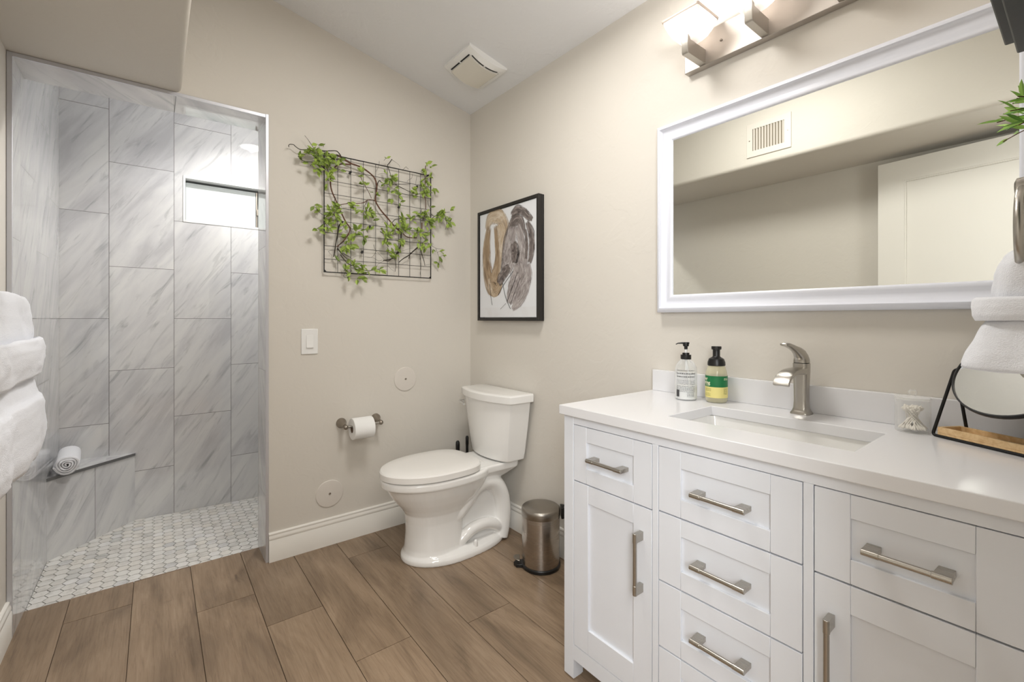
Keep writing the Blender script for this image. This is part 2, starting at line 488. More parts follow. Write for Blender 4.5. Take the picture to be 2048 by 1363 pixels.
# baseboards: moulded profile swept along the walls (depth, height)
prof = [(0,0), (.015,0), (.015,.098), (.0125,.101), (.0125,.104), (.0145,.107), (.0125,.116), (.009,.122), (.0085,.125), (.0105,.128), (.009,.134), (.004,.1365), (0,.137)]
def base_x(name, x0, x1, y):      # on a wall facing -y
    b = B(); prism(b, [(x0, y-d, z) for d, z in prof], (x1-x0, 0, 0)); return struct(name, b, M['trim'], sharp=50)
def base_y(name, y0, y1, x, s):   # on a wall facing s*x
    b = B(); prism(b, [(x+s*d, y0, z) for d, z in prof], (0, y1-y0, 0)); return struct(name, b, M['trim'], sharp=50)
base_x('baseboard_back', -1.1335, -.0155, 0)
base_y('baseboard_right', -1.39, 0, 0, -1)
base_y('baseboard_left', YF, -.004, XL, 1)

# ---------------- shower
b = B(); WX0, WX1, WZ0, WZ1 = -1.4231, -.975, 1.742, 2.0264
YS = 1.0131
for x0_, x1_, z0_, z1_ in ((-2.1, WX0, -.06, 2.5), (WX1, -.75, -.06, 2.5), (WX0, WX1, -.06, WZ0), (WX0, WX1, WZ1, 2.5)):
    box(b, x0_, x1_, YS, YS+.12, z0_, z1_)
struct('wall_shower_back', b, M['marble_back'], smooth=False)
b = B(); box(b, -2.1, -1.963, .186, YS, -.06, 2.5); box(b, XL, -1.963, -.002, .186, 0, OPZ-.0157)
struct('wall_shower_left', b, M['marble_left'], smooth=False)
b = B(); box(b, -.85, -.75, .186, YS, -.06, 2.5); struct('wall_shower_right', b, M['marble_left'], smooth=False)
b = B(); box(b, -2.1, -.75, .186, YS+.12, 2.45, 2.55); struct('ceiling_shower', b, M['ceiling'], smooth=False)
# inner side of the wall above and beside the opening
b = B(); box(b, OPX1, -.85, .186, .196, -.0, 2.45); box(b, -1.963, OPX1, .186, .196, OPZ, 2.45)
struct('wall_shower_front', b, M['marble_back'], smooth=False)
b = B(); box(b, -1.1458, OPX1, 0.0005, .197, 0, OPZ-.0157); struct('trim_1', b, M['marble_jamb'], smooth=False)
b = B(); box(b, -1.963, OPX1, 0.0005, .197, OPZ-.0157, OPZ); struct('trim_2', b, M['marble_head'], smooth=False)
# metal edge profiles around the opening
b = B(); box(b, -1.1462, -1.1335, -.005, .002, 0, OPZ+.001); struct('trim_3', b, M['alu'], bevel=.001)
b = B(); box(b, -1.963, -1.1465, -.005, .002, OPZ-.0162, OPZ-.0008); struct('trim_4', b, M['alu'], bevel=.001)
b = B(); box(b, -1.977, -1.9625, -.005, .002, 0, OPZ-.0008); struct('trim_5', b, M['alu'], bevel=.001)

# shower window: white frame, frosted sash tipped a little inward at the top
wt = thing('window_1', 'small frosted white-framed window high in the marble shower wall', 'window', (WX0, YS, WZ0)); wt['kind'] = 'structure'
b = B()
for x0_, x1_, z0_, z1_ in ((WX0, WX0+.012, WZ0, WZ1), (WX1-.012, WX1, WZ0, WZ1), (WX0+.012, WX1-.012, WZ0, WZ0+.014), (WX0+.012, WX1-.012, WZ1-.016, WZ1)):
    box(b, x0_, x1_, YS-.003, YS+.118, z0_, z1_)
obj('window_frame', b, M['white'], wt, bevel=.001)
b = B(); box(b, WX0+.016, WX1-.05, YS+.05, YS+.06, WZ0+.014, WZ1-.030); obj('pane', b, M['frost'], wt)
b = B(); box(b, WX0+.012, WX1-.012, YS+.10, YS+.112, WZ0+.014, WZ1-.016); obj('window_screen', b, mat('window_screen', (92,92,90), .8), wt)
b = B(); box(b, WX1-.048, WX1-.041, YS+.045, YS+.065, WZ0+.014, WZ1-.03); box(b, WX1-.046, WX1-.036, YS+.03, YS+.05, WZ0+.1, WZ0+.14)
obj('latch', b, M['nickel_d'], wt)

# recessed lamp in the shower ceiling
t = thing('recessed_lamp', 'round recessed lamp in the shower ceiling', 'lamp', (-.98, .50, 2.45))
b = B(); lathe(b, [(.075,2.449),(.095,2.449),(.095,2.443),(.075,2.446)], (-.98,.50), 32, False, False); obj('trim_ring', b, M['plastic_w'], t)
b = B(); lathe(b, [(.075,2.447),(.075,2.4485)], (-.98,.50), 32); obj('lens', b, M['canlens'], t)
sl = bpy.data.lights.new('recessed_lamp_light', 'SPOT'); sl.energy = 23; sl.spot_size = radians(150); sl.spot_blend = .6; sl.shadow_soft_size = .018; sl.color = (1,.98,.95)
so = bpy.data.objects.new('recessed_lamp_light', sl); COL.objects.link(so); so.location = (-.98,.50,2.43)

# corner bench
t = thing('shower_bench', 'triangular marble tiled corner bench with grey metal edge in shower', 'bench', (-1.963, 1.0131, 0))
A, Bp, Cp = (-1.963,.660), (-1.6495,1.0131), (-1.963,1.0131)
zA, zB, zC = .380, .362, .372
b = B()
f = [b.verts.new((x, y, -.04)) for x, y in (A, Bp, Cp)]; g_ = [b.verts.new((p[0], p[1], z)) for p, z in ((A,zA),(Bp,zB),(Cp,zC))]
b.faces.new(f[::-1]); b.faces.new(g_)
for i in range(3): b.faces.new((f[i], f[(i+1)%3], g_[(i+1)%3], g_[i]))
obj('bench_front', b, M['marble_bench'], t, smooth=False)
nx, ny = .748, -.663
b = B(); T2 = [((A[0], A[1]-.008), zA), ((Bp[0]+.008, Bp[1]), zB), ((Cp[0], Cp[1]), zC)]
f = [b.verts.new((p[0], p[1], z)) for p, z in T2]; g_ = [b.verts.new((p[0], p[1], z+.013)) for p, z in T2]
b.faces.new(f[::-1]); b.faces.new(g_)
for i in range(3): b.faces.new((f[i], f[(i+1)%3], g_[(i+1)%3], g_[i]))
obj('bench_top', b, M['marble_top'], t, smooth=False)
b = B(); prism(b, [(A[0], A[1]-.011, zA-.001), (A[0], A[1]-.008, zA-.001), (A[0], A[1]-.008, zA+.0135), (A[0], A[1]-.011, zA+.0135)], (.3165, .3575, zB-zA))
obj('edge_strip', b, mat('dark_aluminium', (130,130,130), .4, .6), t, label='grey metal edge strip', smooth=False)

# ---------------- door leaf standing open by the left wall (seen in the mirror)
DH, DF = Vector((-1.795,-2.40,0)), Vector((-1.885,-1.615,0))
dv = (DF-DH); dl = dv.length; dn = Vector((-dv.y, dv.x, 0)).normalized()*-1   # towards the room
if dn.x < 0: dn = -dn
t = thing('door_1', 'white two-panel door standing open against the left wall', 'door', DH); t['kind'] = 'structure'
du = dv.normalized()
def door_prism(b, u0, u1, z0, z1, d0, d1):
    pts = [DH+du*u0+dn*d0+Vector((0,0,z0)), DH+du*u1+dn*d0+Vector((0,0,z0)), DH+du*u1+dn*d0+Vector((0,0,z1)), DH+du*u0+dn*d0+Vector((0,0,z1))]
    prism(b, pts, dn*(d1-d0))
b = B(); HZ = 2.066
door_prism(b, 0, .125, .01, HZ, -.035, 0); door_prism(b, dl-.125, dl, .01, HZ, -.035, 0)
door_prism(b, .125, dl-.125, HZ-.12, HZ, -.035, 0); door_prism(b, .125, dl-.125, .01, .22, -.035, 0); door_prism(b, .125, dl-.125, .95, 1.09, -.035, 0)
obj('door_frame', b, M['trim'], t, smooth=False)
b = B(); door_prism(b, .125, dl-.125, .22, .95, -.025, -.012); door_prism(b, .125, dl-.125, 1.09, HZ-.12, -.025, -.012)
for z0_, z1_ in ((.22,.95),(1.09,HZ-.12)):
    for d in (.0,):
        door_prism(b, .125, .132, z0_, z1_, -.012, -.004); door_prism(b, dl-.132, dl-.125, z0_, z1_, -.012, -.004)
        door_prism(b, .132, dl-.132, z0_, z0_+.007, -.012, -.004); door_prism(b, .132, dl-.132, z1_-.007, z1_, -.012, -.004)
obj('door_panel', b, M['trim'], t, smooth=False)
b = B(); q = DH+du*(dl-.06)+Vector((0,0,.95)); tube(b, [q, q+dn*.05], .012, 12); tube(b, [q+dn*.045, q+dn*.055, q+dn*.055-du*.1], .009, 10)
obj('door_handle', b, M['nickel'], t)

# ================================================================== WALL FITTINGS
# supply-air grille on the soffit face (seen in the mirror)
t = thing('air_vent', 'beige air vent grille on the soffit, reflected in the big mirror', 'vent', (-1.468,-1.169,2.27))
XV = -1.468
b = B()
loft(b, [[(XV+d, ya, za), (XV+d, yb, za), (XV+d, yb, zb), (XV+d, ya, zb)] for d, ya, yb, za, zb in
         ((0,-1.30,-1.04,2.175,2.385), (.006,-1.30,-1.04,2.175,2.385), (.007,-1.298,-1.042,2.177,2.383), (.007,-1.262,-1.077,2.212,2.35), (.0005,-1.262,-1.077,2.212,2.35))], False, False)
obj('grille_frame', b, M['plate_b'], t, smooth=False)
b = B()
for i in range(11):
    y_ = -1.254 + i*.0169
    prism(b, [(XV+.001, y_-.005, 2.212), (XV+.008, y_+.001, 2.212), (XV+.008, y_+.0025, 2.212), (XV+.001, y_-.0035, 2.212)], (0,0,.138))
obj('louvre', b, M['plate_b'], t, smooth=False)
b = B(); box(b, XV-.0005, XV+.0008, -1.262, -1.077, 2.212, 2.35); obj('duct_opening', b, mat('grey_brown_duct', (120,112,96), .9), t)  # plain grey-brown sheet behind the louvres
for y_ in (-1.281, -1.059):
    b = B(); tube(b, [(XV+.006,y_,2.28),(XV+.009,y_,2.28)], .0035, 10); obj('screw', b, M['nickel_d'], t)

# light switch
t = thing('light_switch', 'white rocker light switch on the beige wall left of toilet', 'switch', (-.951,0,1.038))
b = B(); box(b, -.9903, -.9116, -.006, 0, .9754, 1.1012); obj('switch_plate', b, M['plastic_w'], t, bevel=.003, seg=3)
b = B(); prism(b, [(-.9345,-.006,1.066), (-.9345,-.0065,1.071), (-.9345,-.0135,1.008), (-.9345,-.006,1.006)], (-.033,0,0)); obj('rocker', b, M['plastic_w'], t, bevel=.0008)

# round blank covers
def cover(name, label, cx, cz, r, group):
    t = thing(name, label, 'cover plate', (cx,0,cz), group)
    b = B(); n = 48
    loft(b, [[(cx+rr*cos(2*pi*i/n), y, cz+rr*sin(2*pi*i/n)) for i in range(n)] for rr, y in ((r,0),(r,-.003),(r-.002,-.005),(r-.012,-.0062),(.006,-.0065))])
    obj('plate', b, M['plate_b'], t)
    b = B(); loft(b, [[(cx+rr*cos(2*pi*i/12), y, cz+rr*sin(2*pi*i/12)) for i in range(12)] for rr, y in ((.006,-.006),(.006,-.0078),(.004,-.0085),(.0022,-.0072))])
    obj('screw', b, M['nickel_d'], t, label='small metal screw')
cover('cover_plate', 'round blank cover plate on back wall, higher one beside the toilet tank', -.4385, .8105, .0675, 'round blank wall covers')
cover('cover_plate', 'round blank cover plate low on back wall just above the baseboard', -.8544, .259, .068, 'round blank wall covers')

# toilet paper holder and roll
t = thing('toilet_paper_holder', 'brushed nickel toilet paper holder with two bell posts', 'paper holder', (-.705,0,.608))
YP = -.075; ZP = .6015
for cx in (-.796, -.612):
    b = B(); n = 24
    prof_ = [(.026,0),(.026,-.006),(.022,-.014),(.014,-.030),(.010,-.048),(.0105,-.062)]
    loft(b, [[(cx+r*cos(2*pi*i/n), y, .611-.10*(-y)*1.2+r*sin(2*pi*i/n)) for i in range(n)] for r, y in prof_])
    obj('post', b, M['nickel_d'], t)
    b = B(); ball(b, (cx, YP, ZP), .0125, 16); obj('finial', b, M['nickel_d'], t)
b = B(); tube(b, [(-.796,YP,ZP),(-.612,YP,ZP)], .0065, 12); obj('bar', b, M['nickel'], t)
t = thing('toilet_paper_roll', 'white toilet paper roll on the nickel holder', 'toilet paper', (-.712,YP,ZP-.0125))
b = B(); n = 40; cz = ZP - .0135; x0_, x1_ = -.766, -.662
ring = lambda x, r, sq=1: [(x, YP+r*cos(2*pi*i/n), cz+sq*r*sin(2*pi*i/n)) for i in range(n)]
loft(b, [ring(x0_,.0195), ring(x0_,.053), ring(x0_+.002,.055), ring(x1_-.002,.055), ring(x1_,.053), ring(x1_,.0195)], False, False)
obj('paper', b, M['paper'], t)
b = B(); loft(b, [ring(x0_+.001,.0195), ring(x1_-.001,.0195), ring(x1_-.001,.0205), ring(x0_+.001,.0205), ring(x0_+.001,.0195)], False, False); obj('core', b, M['card'], t)
b = B()
fl = [(x, YP+.0557*cos(a), cz+.0557*sin(a)) for a in [radians(150+10*k) for k in range(0,9)] for x in (0,)]
loft(b, [[(x0_+.001, y, z) for _, y, z in fl] + [(x0_+.001, y*1.0-.0005, z-.0004) for _, y, z in fl[::-1]], [(x1_-.001, y, z) for _, y, z in fl] + [(x1_-.001, y-.0005, z-.0004) for _, y, z in fl[::-1]]])
obj('loose_sheet', b, M['paper'], t)

# framed abstract painting on the mirror wall
def canvas_mat():
    m = mat('canvas_white', (226,228,230), .7); g = NT(m)
    s = g.n('ShaderNodeSeparateXYZ'); g.l(g.n('ShaderNodeNewGeometry').outputs['Position'], s.inputs[0])
    v = g.comb(s.outputs['Y'], s.outputs['Z'], 0)
    n = g.noise(v, 5, 4, .6, 1); low = g.math('LESS_THAN', s.outputs['Z'], 1.215)
    wash = g.math('MULTIPLY', low, g.ramp(n, [(.45,(0,0,0)),(.7,(120,120,120))]))
    g.l(g.mix(wash, (228,230,233), (196,184,178)), g.p.inputs['Base Color'])
    return m
def stroke_mat(name, c0, c1, c2, seed):
    """dragged watercolour brush stroke: streaks along the stroke (u across, v along)"""
    m = bpy.data.materials.new(name); m.use_nodes = True; g = NT(m); t = m.node_tree
    uv = g.n('ShaderNodeUVMap').outputs[0]; s = g.n('ShaderNodeSeparateXYZ'); g.l(uv, s.inputs[0])
    u, vv = s.outputs['X'], s.outputs['Y']
    n1 = g.noise(g.comb(g.math('MULTIPLY', u, 3.2), g.math('MULTIPLY', vv, 3.4), seed), 1.3, 5, .62, 1.1)
    n2 = g.noise(g.comb(g.math('MULTIPLY', u, 9), g.math('MULTIPLY', vv, 2.6), seed+4), 1.5, 5, .65, .7)
    c = g.ramp(n1, [(.3, c0), (.5, c1), (.68, c2)])
    c = g.mix(.3, c, g.ramp(n2, [(.3,(170,160,155)),(.55,(255,255,255))]), 'MULTIPLY')
    g.l(c, g.p.inputs['Base Color']); g.p.inputs['Roughness'].default_value = .7
    edge = g.math('MULTIPLY', g.math('MULTIPLY', u, g.math('SUBTRACT', 1.0, u)), 4.0)
    ends = g.math('MULTIPLY', g.math('MULTIPLY', vv, g.math('SUBTRACT', 1.0, vv)), 9.0)
    a = g.math('ADD', g.math('MULTIPLY', g.math('MINIMUM', edge, ends), 2.2), g.math('MULTIPLY', g.math('SUBTRACT', n2, .54), 5.5))
    al = g.n('ShaderNodeClamp'); g.l(g.math('MULTIPLY', a, .9), al.inputs[0]); al.inputs[2].default_value = .88
    g.l(al.outputs[0], g.p.inputs['Alpha'])
    return m
PX = -.0335
t = thing('wall_art', 'black framed abstract watercolour in tan and grey brown on mirror wall', 'picture', (0,-.415,1.46))
PY0, PY1, PZ0, PZ1 = -.690, -.140, 1.1405, 1.783
b = B()
for y0_, y1_, z0_, z1_ in ((PY0, PY0+.016, PZ0, PZ1), (PY1-.016, PY1, PZ0, PZ1), (PY0+.016, PY1-.016, PZ0, PZ0+.016), (PY0+.016, PY1-.016, PZ1-.016, PZ1)):
    box(b, -.040, -.0145, y0_, y1_, z0_, z1_); box(b, -.0125, -.0005, y0_+.001, y1_-.001, z0_, z1_)
    box(b, -.0145, -.0125, min(y0_+.003, y1_), y1_-.003 if y1_-y0_ > .01 else y1_, z0_+.003, z1_-.003)
obj('picture_frame', b, M['frame'], t, bevel=.001)
b = B(); box(b, PX, -.012, PY0+.019, PY1-.019, PZ0+.019, PZ1-.019); cv = obj('canvas', b, canvas_mat(), t, smooth=False)
def ppt(px, py):            # painting coordinates: 0..1 across from the far edge, 0..1 down
    return (PY1-.016 - px*(PY1-PY0-.032), PZ1-.016 - py*(PZ1-PZ0-.032))
def stroke(name, pts, wid, m, k):
    b = B(); uvl = b.loops.layers.uv.new('UVMap'); P = smooth_path([(p[0], p[1], 0) for p in pts], 8)
    n = len(P); rows = []
    for i, p in enumerate(P):
        d = (P[min(i+1,n-1)] - P[max(i-1,0)]); d = Vector((d.x*.52, d.y*.61, 0)).normalized(); nn = Vector((-d.y, d.x))
        f_ = i/(n-1)*(len(wid)-1); i0 = min(int(f_), len(wid)-2); ww = wid[i0] + (wid[i0+1]-wid[i0])*(f_-i0)
        row = []
        for j in range(7):
            o_ = (j/6-.5)*ww
            y, z = ppt(p.x + nn.x*o_/.52, p.y + nn.y*o_/.61)
            row.append((b.verts.new((PX-.0003*k, y, z)), (j/6, i/(n-1))))
        rows.append(row)
    for a, c in zip(rows, rows[1:]):
        for j in range(6):
            q = (a[j], a[j+1], c[j+1], c[j]); fc = b.faces.new([v for v, _ in q])
            for lp, (_, uv) in zip(fc.loops, q): lp[uvl].uv = uv
    obj(name, b, m, cv, smooth=False, fixn=False)
tan = stroke_mat('tan_stroke', (134,112,88), (172,148,118), (206,186,160), 1.0)
tan2 = stroke_mat('pale_tan_stroke', (170,148,122), (204,184,158), (224,212,194), 5.0)
gry = stroke_mat('grey_brown_stroke', (66,58,57), (118,108,104), (168,158,154), 9.0)
gry2 = stroke_mat('mauve_grey_stroke', (122,113,111), (176,168,166), (214,208,207), 13.0)
ink = mat('ink_black', (40,34,36), .6)
stroke('paint_stroke', [(.13,.17),(.20,.07),(.33,.055),(.44,.12),(.46,.24),(.40,.36)], [.03,.09,.10,.09,.11,.05], tan2, 1)
stroke('paint_stroke', [(.38,.12),(.42,.24),(.38,.38),(.37,.52),(.34,.64)], [.08,.12,.08,.05,.04], tan2, 2)
stroke('paint_stroke', [(.19,.13),(.15,.27),(.135,.44),(.16,.58),(.24,.70),(.33,.73),(.40,.64)], [.05,.07,.09,.11,.13,.09,.05], tan, 3)
stroke('paint_stroke', [(.30,.14),(.33,.30),(.335,.46),(.30,.60),(.28,.68)], [.03,.04,.05,.08,.08], tan, 4)
stroke('paint_stroke', [(.18,.62),(.22,.74),(.30,.80)], [.03,.05,.02], tan2, 4)
stroke('paint_stroke', [(.44,0.613),(.48,0.464),(.53,0.297),(.60,0.176),(.68,0.134),(.75,0.185),(.79,0.297)], [.05,.07,.09,.08,.08,.06,.04], gry, 3)
stroke('paint_stroke', [(.58,0.088),(.68,0.055),(.78,0.083),(.88,0.148),(.93,0.176)], [.03,.06,.055,.04,.02], gry, 4)
stroke('paint_stroke', [(.62,0.185),(.57,0.334),(.54,0.483),(.50,0.594)], [.09,.13,.14,.08], gry2, 4)
stroke('paint_stroke', [(.69,0.185),(.75,0.315),(.77,0.464),(.73,0.594),(.68,0.706)], [.05,.08,.10,.13,.10], gry2, 5)
stroke('paint_stroke', [(.62,0.334),(.66,0.427),(.64,0.520)], [.05,.09,.04], gry, 5)
stroke('paint_stroke', [(.84,0.176),(.91,0.288),(.92,0.427),(.88,0.539)], [.03,.06,.05,.03], gry, 6)
stroke('paint_stroke', [(.82,0.241),(.845,0.371),(.83,0.501)], [.02,.03,.02], gry, 6)
stroke('paint_stroke', [(.70,0.520),(.70,0.632),(.62,0.762),(.54,0.873)], [.09,.14,.13,.04], gry2, 6)
stroke('paint_stroke', [(.86,0.539),(.87,0.632),(.80,0.743),(.70,0.855),(.60,0.929)], [.04,.07,.10,.08,.02], gry2, 7)
stroke('paint_stroke', [(.36,0.687),(.42,0.632),(.50,0.576),(.56,0.539)], [.05,.08,.07,.03], gry, 7)
def inkline(pts, r=.0012):
    P = smooth_path([(p[0], p[1], 0) for p in pts], 5); b = B()
    tube(b, [(PX-.003, *ppt(p.x, p.y)) for p in P], r, 6); obj('ink_line', b, ink, cv)
inkline([(.36,.79),(.46,.70),(.62,.59)]); inkline([(.44,.68),(.50,.82),(.58,.92)]); inkline([(.52,.86),(.60,.74),(.70,.60)]); inkline([(.58,.88),(.66,.76),(.74,.66)], .0009)
inkline([(.40,.92),(.50,.87)], .0008); inkline([(.20,.68),(.22,.78),(.25,.88)], .001)

# square extractor-fan cover on the sloping ceiling
t = thing('exhaust_fan', 'square white extractor fan cover with curved panel on the ceiling', 'fan', (-.228,-.40,ceil_z(-.228)))
sl_ = Vector((-1,0,.2135)).normalized(); nrm = Vector((-.2135,0,-1)).normalized()
FC = Vector((-.228,-.402,ceil_z(-.228)))
def fp(u, v, d): return FC + sl_*v + Vector((0,u,0)) + nrm*d
def arch(v): return .040 - .030*(v/.118)**2
hu, hv = .125, .118
b = B(); rings = []
for k in range(17):
    v = -hv + 2*hv*k/16; d = .006 + arch(v)
    rings.append([fp(-hu,v,0), fp(hu,v,0), fp(hu,v,d*.65), fp(hu-.022,v,d), fp(-hu+.022,v,d), fp(-hu,v,d*.65)])
loft(b, rings); obj('fan_housing', b, M['plastic_w'], t, sharp=30)
b = B(); rings = []; pu, pv = .092, .086
for k in range(13):
    v = -pv + 2*pv*k/12; d = .006 + arch(v)
    rings.append([fp(-pu,v,d+.002), fp(pu,v,d+.002), fp(pu,v,d+.0075), fp(-pu,v,d+.0075)])
loft(b, rings); obj('fan_panel', b, mat('fan_panel', (226,222,212), .4), t, sharp=30)
b = B()
for v0, v1, u0, u1 in ((-.094,-.087,.006,.088),(-.094,-.087,-.088,-.006),):
    prism(b, [fp(u0,v0,.006+arch(v0)-.001), fp(u1,v0,.006+arch(v0)-.001), fp(u1,v1,.0068+arch(v1)+.001), fp(u0,v1,.0068+arch(v1)+.001)], nrm*.0012)
for v0, v1 in ((-.08,-.005),(.005,.08)):
    for s_ in (-1, 1):
        rr = []
        for k in range(7):
            v = v0+(v1-v0)*k/6; d = .006+arch(v)
            rr.append([fp(s_*.094,v,d-.001), fp(s_*.101,v,d-.001), fp(s_*.101,v,d+.0006), fp(s_*.094,v,d+.0006)])
        loft(b, rr)
for u0, u1 in ((.006,.088),(-.088,-.006)):
    v0, v1 = .087, .094
    prism(b, [fp(u0,v0,.006+arch(v0)-.001), fp(u1,v0,.006+arch(v0)-.001), fp(u1,v1,.0068+arch(v1)+.001), fp(u0,v1,.0068+arch(v1)+.001)], nrm*.0012)
obj('air_slot', b, M['dark'], t, label='dark air slots')

# body of the added fill lamp (above the picture; its light is set at the top of the script)
t = thing('fill_ceiling_lamp', 'flat round white lamp added on the sloping ceiling as fill, out of view', 'lamp', (-.72,-1.30,ceil_z(-.72)))
LC = Vector((-.720,-1.30,ceil_z(-.720)))
def lring(r, d): return [LC + sl_*(r*cos(2*pi*i/48)) + Vector((0,r*sin(2*pi*i/48),0)) + nrm*d for i in range(48)]
b = B(); loft(b, [lring(.235,0), lring(.25,.004), lring(.25,.032), lring(.235,.036), lring(.230,.030)]); obj('fill_lamp_base', b, M['plastic_w'], t)
b = B(); loft(b, [lring(.229,.030), lring(.229,.034)]); obj('fill_diffuser', b, M['fill_lamp_lens'], t)

# ================================================================== TOILET
TY = -.395
def T(u, v, z): return (-u, TY + v, z)
def egg(ub, uc, uf, hw, z, pb=.75, pf=1.0, n=56):
    """plan outline of a bowl section: elliptic nose, squarer back"""
    out = []
    for i in range(n):
        a = 2*pi*i/n; c, s = cos(a), sin(a)
        if c >= 0: u = uc + (uf-uc)*abs(c)**pf; v = hw*(abs(s)**1.0)*(1 if s >= 0 else -1)
        else: u = uc - (uc-ub)*abs(c)**pb; v = hw*(abs(s)**pb)*(1 if s >= 0 else -1)
        out.append(T(u, v, z))
    return out
t = thing('toilet', 'white two-piece toilet with closed lid standing in the corner', 'toilet', (-.38, TY, 0))
b = B()
# foot plate
loft(b, [egg(.075,.40,.632,.166,0,.8), egg(.073,.40,.635,.168,.008,.8), egg(.075,.40,.634,.167,.022,.8), egg(.082,.40,.626,.158,.034,.8), egg(.10,.40,.618,.13,.046,.8)])
# front pedestal that opens up into the bowl and its rim
loft(b, [egg(.36,.46,.624,.134,.03,.45), egg(.36,.46,.617,.126,.06,.45), egg(.355,.46,.612,.120,.12,.45), egg(.35,.46,.612,.117,.18,.45), egg(.33,.46,.617,.120,.222,.5),
         egg(.29,.46,.634,.130,.248,.55), egg(.25,.46,.662,.147,.282,.6), egg(.22,.46,.690,.163,.32,.65), egg(.20,.46,.708,.173,.350,.7), egg(.19,.46,.718,.178,.364,.7),
         egg(.19,.46,.729,.184,.367,.7), egg(.19,.46,.735,.187,.372,.7), egg(.19,.46,.736,.187,.396,.7), egg(.20,.46,.730,.182,.404,.7), egg(.22,.46,.700,.155,.4045,.7)])
# deck carrying the tank
def deck(u0, u1, hw, z, c=.04):
    pts = []
    for (cu, cv, a0) in ((u1-c, hw-c, 0), (u0+c, hw-c, 90), (u0+c, -hw+c, 180), (u1-c, -hw+c, 270)):
        for k in range(7):
            a = radians(a0+15*k); pts.append(T(cu + c*cos(a), cv + c*sin(a), z))
    return pts
loft(b, [deck(.14,.34,.07,.30), deck(.07,.36,.10,.335), deck(.035,.37,.125,.362), deck(.026,.37,.138,.375), deck(.024,.37,.140,.402), deck(.028,.37,.136,.408)])
# core behind the pedestal
loft(b, [deck(.105,.42,.095,.02,.05), deck(.11,.42,.078,.10,.05), deck(.10,.42,.070,.2,.05), deck(.10,.42,.078,.3,.05), deck(.08,.42,.10,.345,.05)])
# visible trapway on both flanks
for s in (-1, 1):
    p = smooth_path([T(.44,s*.080,.165), T(.385,s*.092,.195), T(.335,s*.094,.248), T(.285,s*.090,.300), T(.225,s*.084,.318), T(.165,s*.080,.300), T(.12,s*.078,.235), T(.105,s*.078,.15), T(.115,s*.082,.06), T(.13,s*.085,.01)], 6)
    n = len(p); tube(b, p, [.026 + .019*min(1, i/(n*.55)) for i in range(n)], 20)
    p = smooth_path([T(.405,s*.088,.02), T(.37,s*.100,.07), T(.31,s*.102,.104), T(.23,s*.098,.108), T(.16,s*.094,.08), T(.11,s*.084,.03)], 6)
    tube(b, p, .029, 18)
bowl = obj('bowl', b, M['porcelain'], t, sharp=50)
sm = bowl.modifiers.new('remesh', 'REMESH'); sm.mode = 'VOXEL'; sm.voxel_size = .003; sm.use_smooth_shade = True
cs = bowl.modifiers.new('smooth', 'SMOOTH'); cs.factor = .5; cs.iterations = 9
for s in (-1, 1):
    b = B(); c_ = T(.315, s*.142, 0); lathe(b, [(.011,.028),(.011,.05),(.0095,.062),(.006,.067)], c_[:2], 16); obj('bolt_cap', b, M['porcelain'], t)
# tank
def tank_ring(z, hw, u0, uc, bow, n=14):
    pts = [T(u0, -hw+.012, z), T(u0+.012, -hw, z), T(uc-.022, -hw, z), T(uc-.006, -hw+.006, z)]
    for k in range(n+1):
        v = -hw+.014 + 2*(hw-.014)*k/n; pts.append(T(uc + bow*(1-(v/(hw-.014))**2), v, z))
    pts += [T(uc-.006, hw-.006, z), T(uc-.022, hw, z), T(u0+.012, hw, z), T(u0, hw-.012, z)]
    return pts
b = B(); loft(b, [tank_ring(.411,.160,.03,.135,.030), tank_ring(.418,.172,.022,.142,.036), tank_ring(.46,.180,.020,.146,.038), tank_ring(.60,.202,.018,.155,.040), tank_ring(.733,.222,.018,.163,.041)])
obj('tank', b, M['porcelain'], t, sharp=28, bevel=.004, seg=3)
b = B(); loft(b, [tank_ring(.722,.230,.014,.167,.046), tank_ring(.7235,.236,.010,.171,.049), tank_ring(.760,.237,.010,.172,.049), tank_ring(.764,.232,.014,.167,.047), tank_ring(.766,.216,.026,.152,.043)])
obj('tank_lid', b, M['porcelain'], t, sharp=28, bevel=.003, seg=3)
b = B(); tube(b, [T(.185,.180,.688), T(.212,.180,.688)], .011, 16); tube(b, [T(.208,.190,.690), T(.210,.17,.688), T(.213,.13,.680)], [.0065,.007,.008], 12, flat=.7); obj('flush_lever', b, M['chrome'], t, label='chrome flush lever')
# seat ring and lid
b = B(); loft(b, [egg(.262,.47,.728,.177,.4055,.6), egg(.262,.47,.728,.177,.414,.6)]); obj('seat', b, M['seat'], t)
b = B(); loft(b, [egg(.262,.47,.735,.184,.4085,.6), egg(.258,.47,.739,.188,.4105,.6), egg(.258,.47,.739,.188,.436,.6), egg(.262,.47,.734,.183,.4425,.6), egg(.28,.47,.715,.166,.4465,.6), egg(.34,.47,.65,.11,.4495,.7), egg(.43,.47,.52,.03,.4505,.8)])
obj('seat_lid', b, M['seat'], t)
for s in (-1,1):
    b = B(); tube(b, [T(.245, s*.075-.02, .416), T(.245, s*.075+.02, .416)], .012, 14); obj('seat_hinge', b, M['seat'], t)

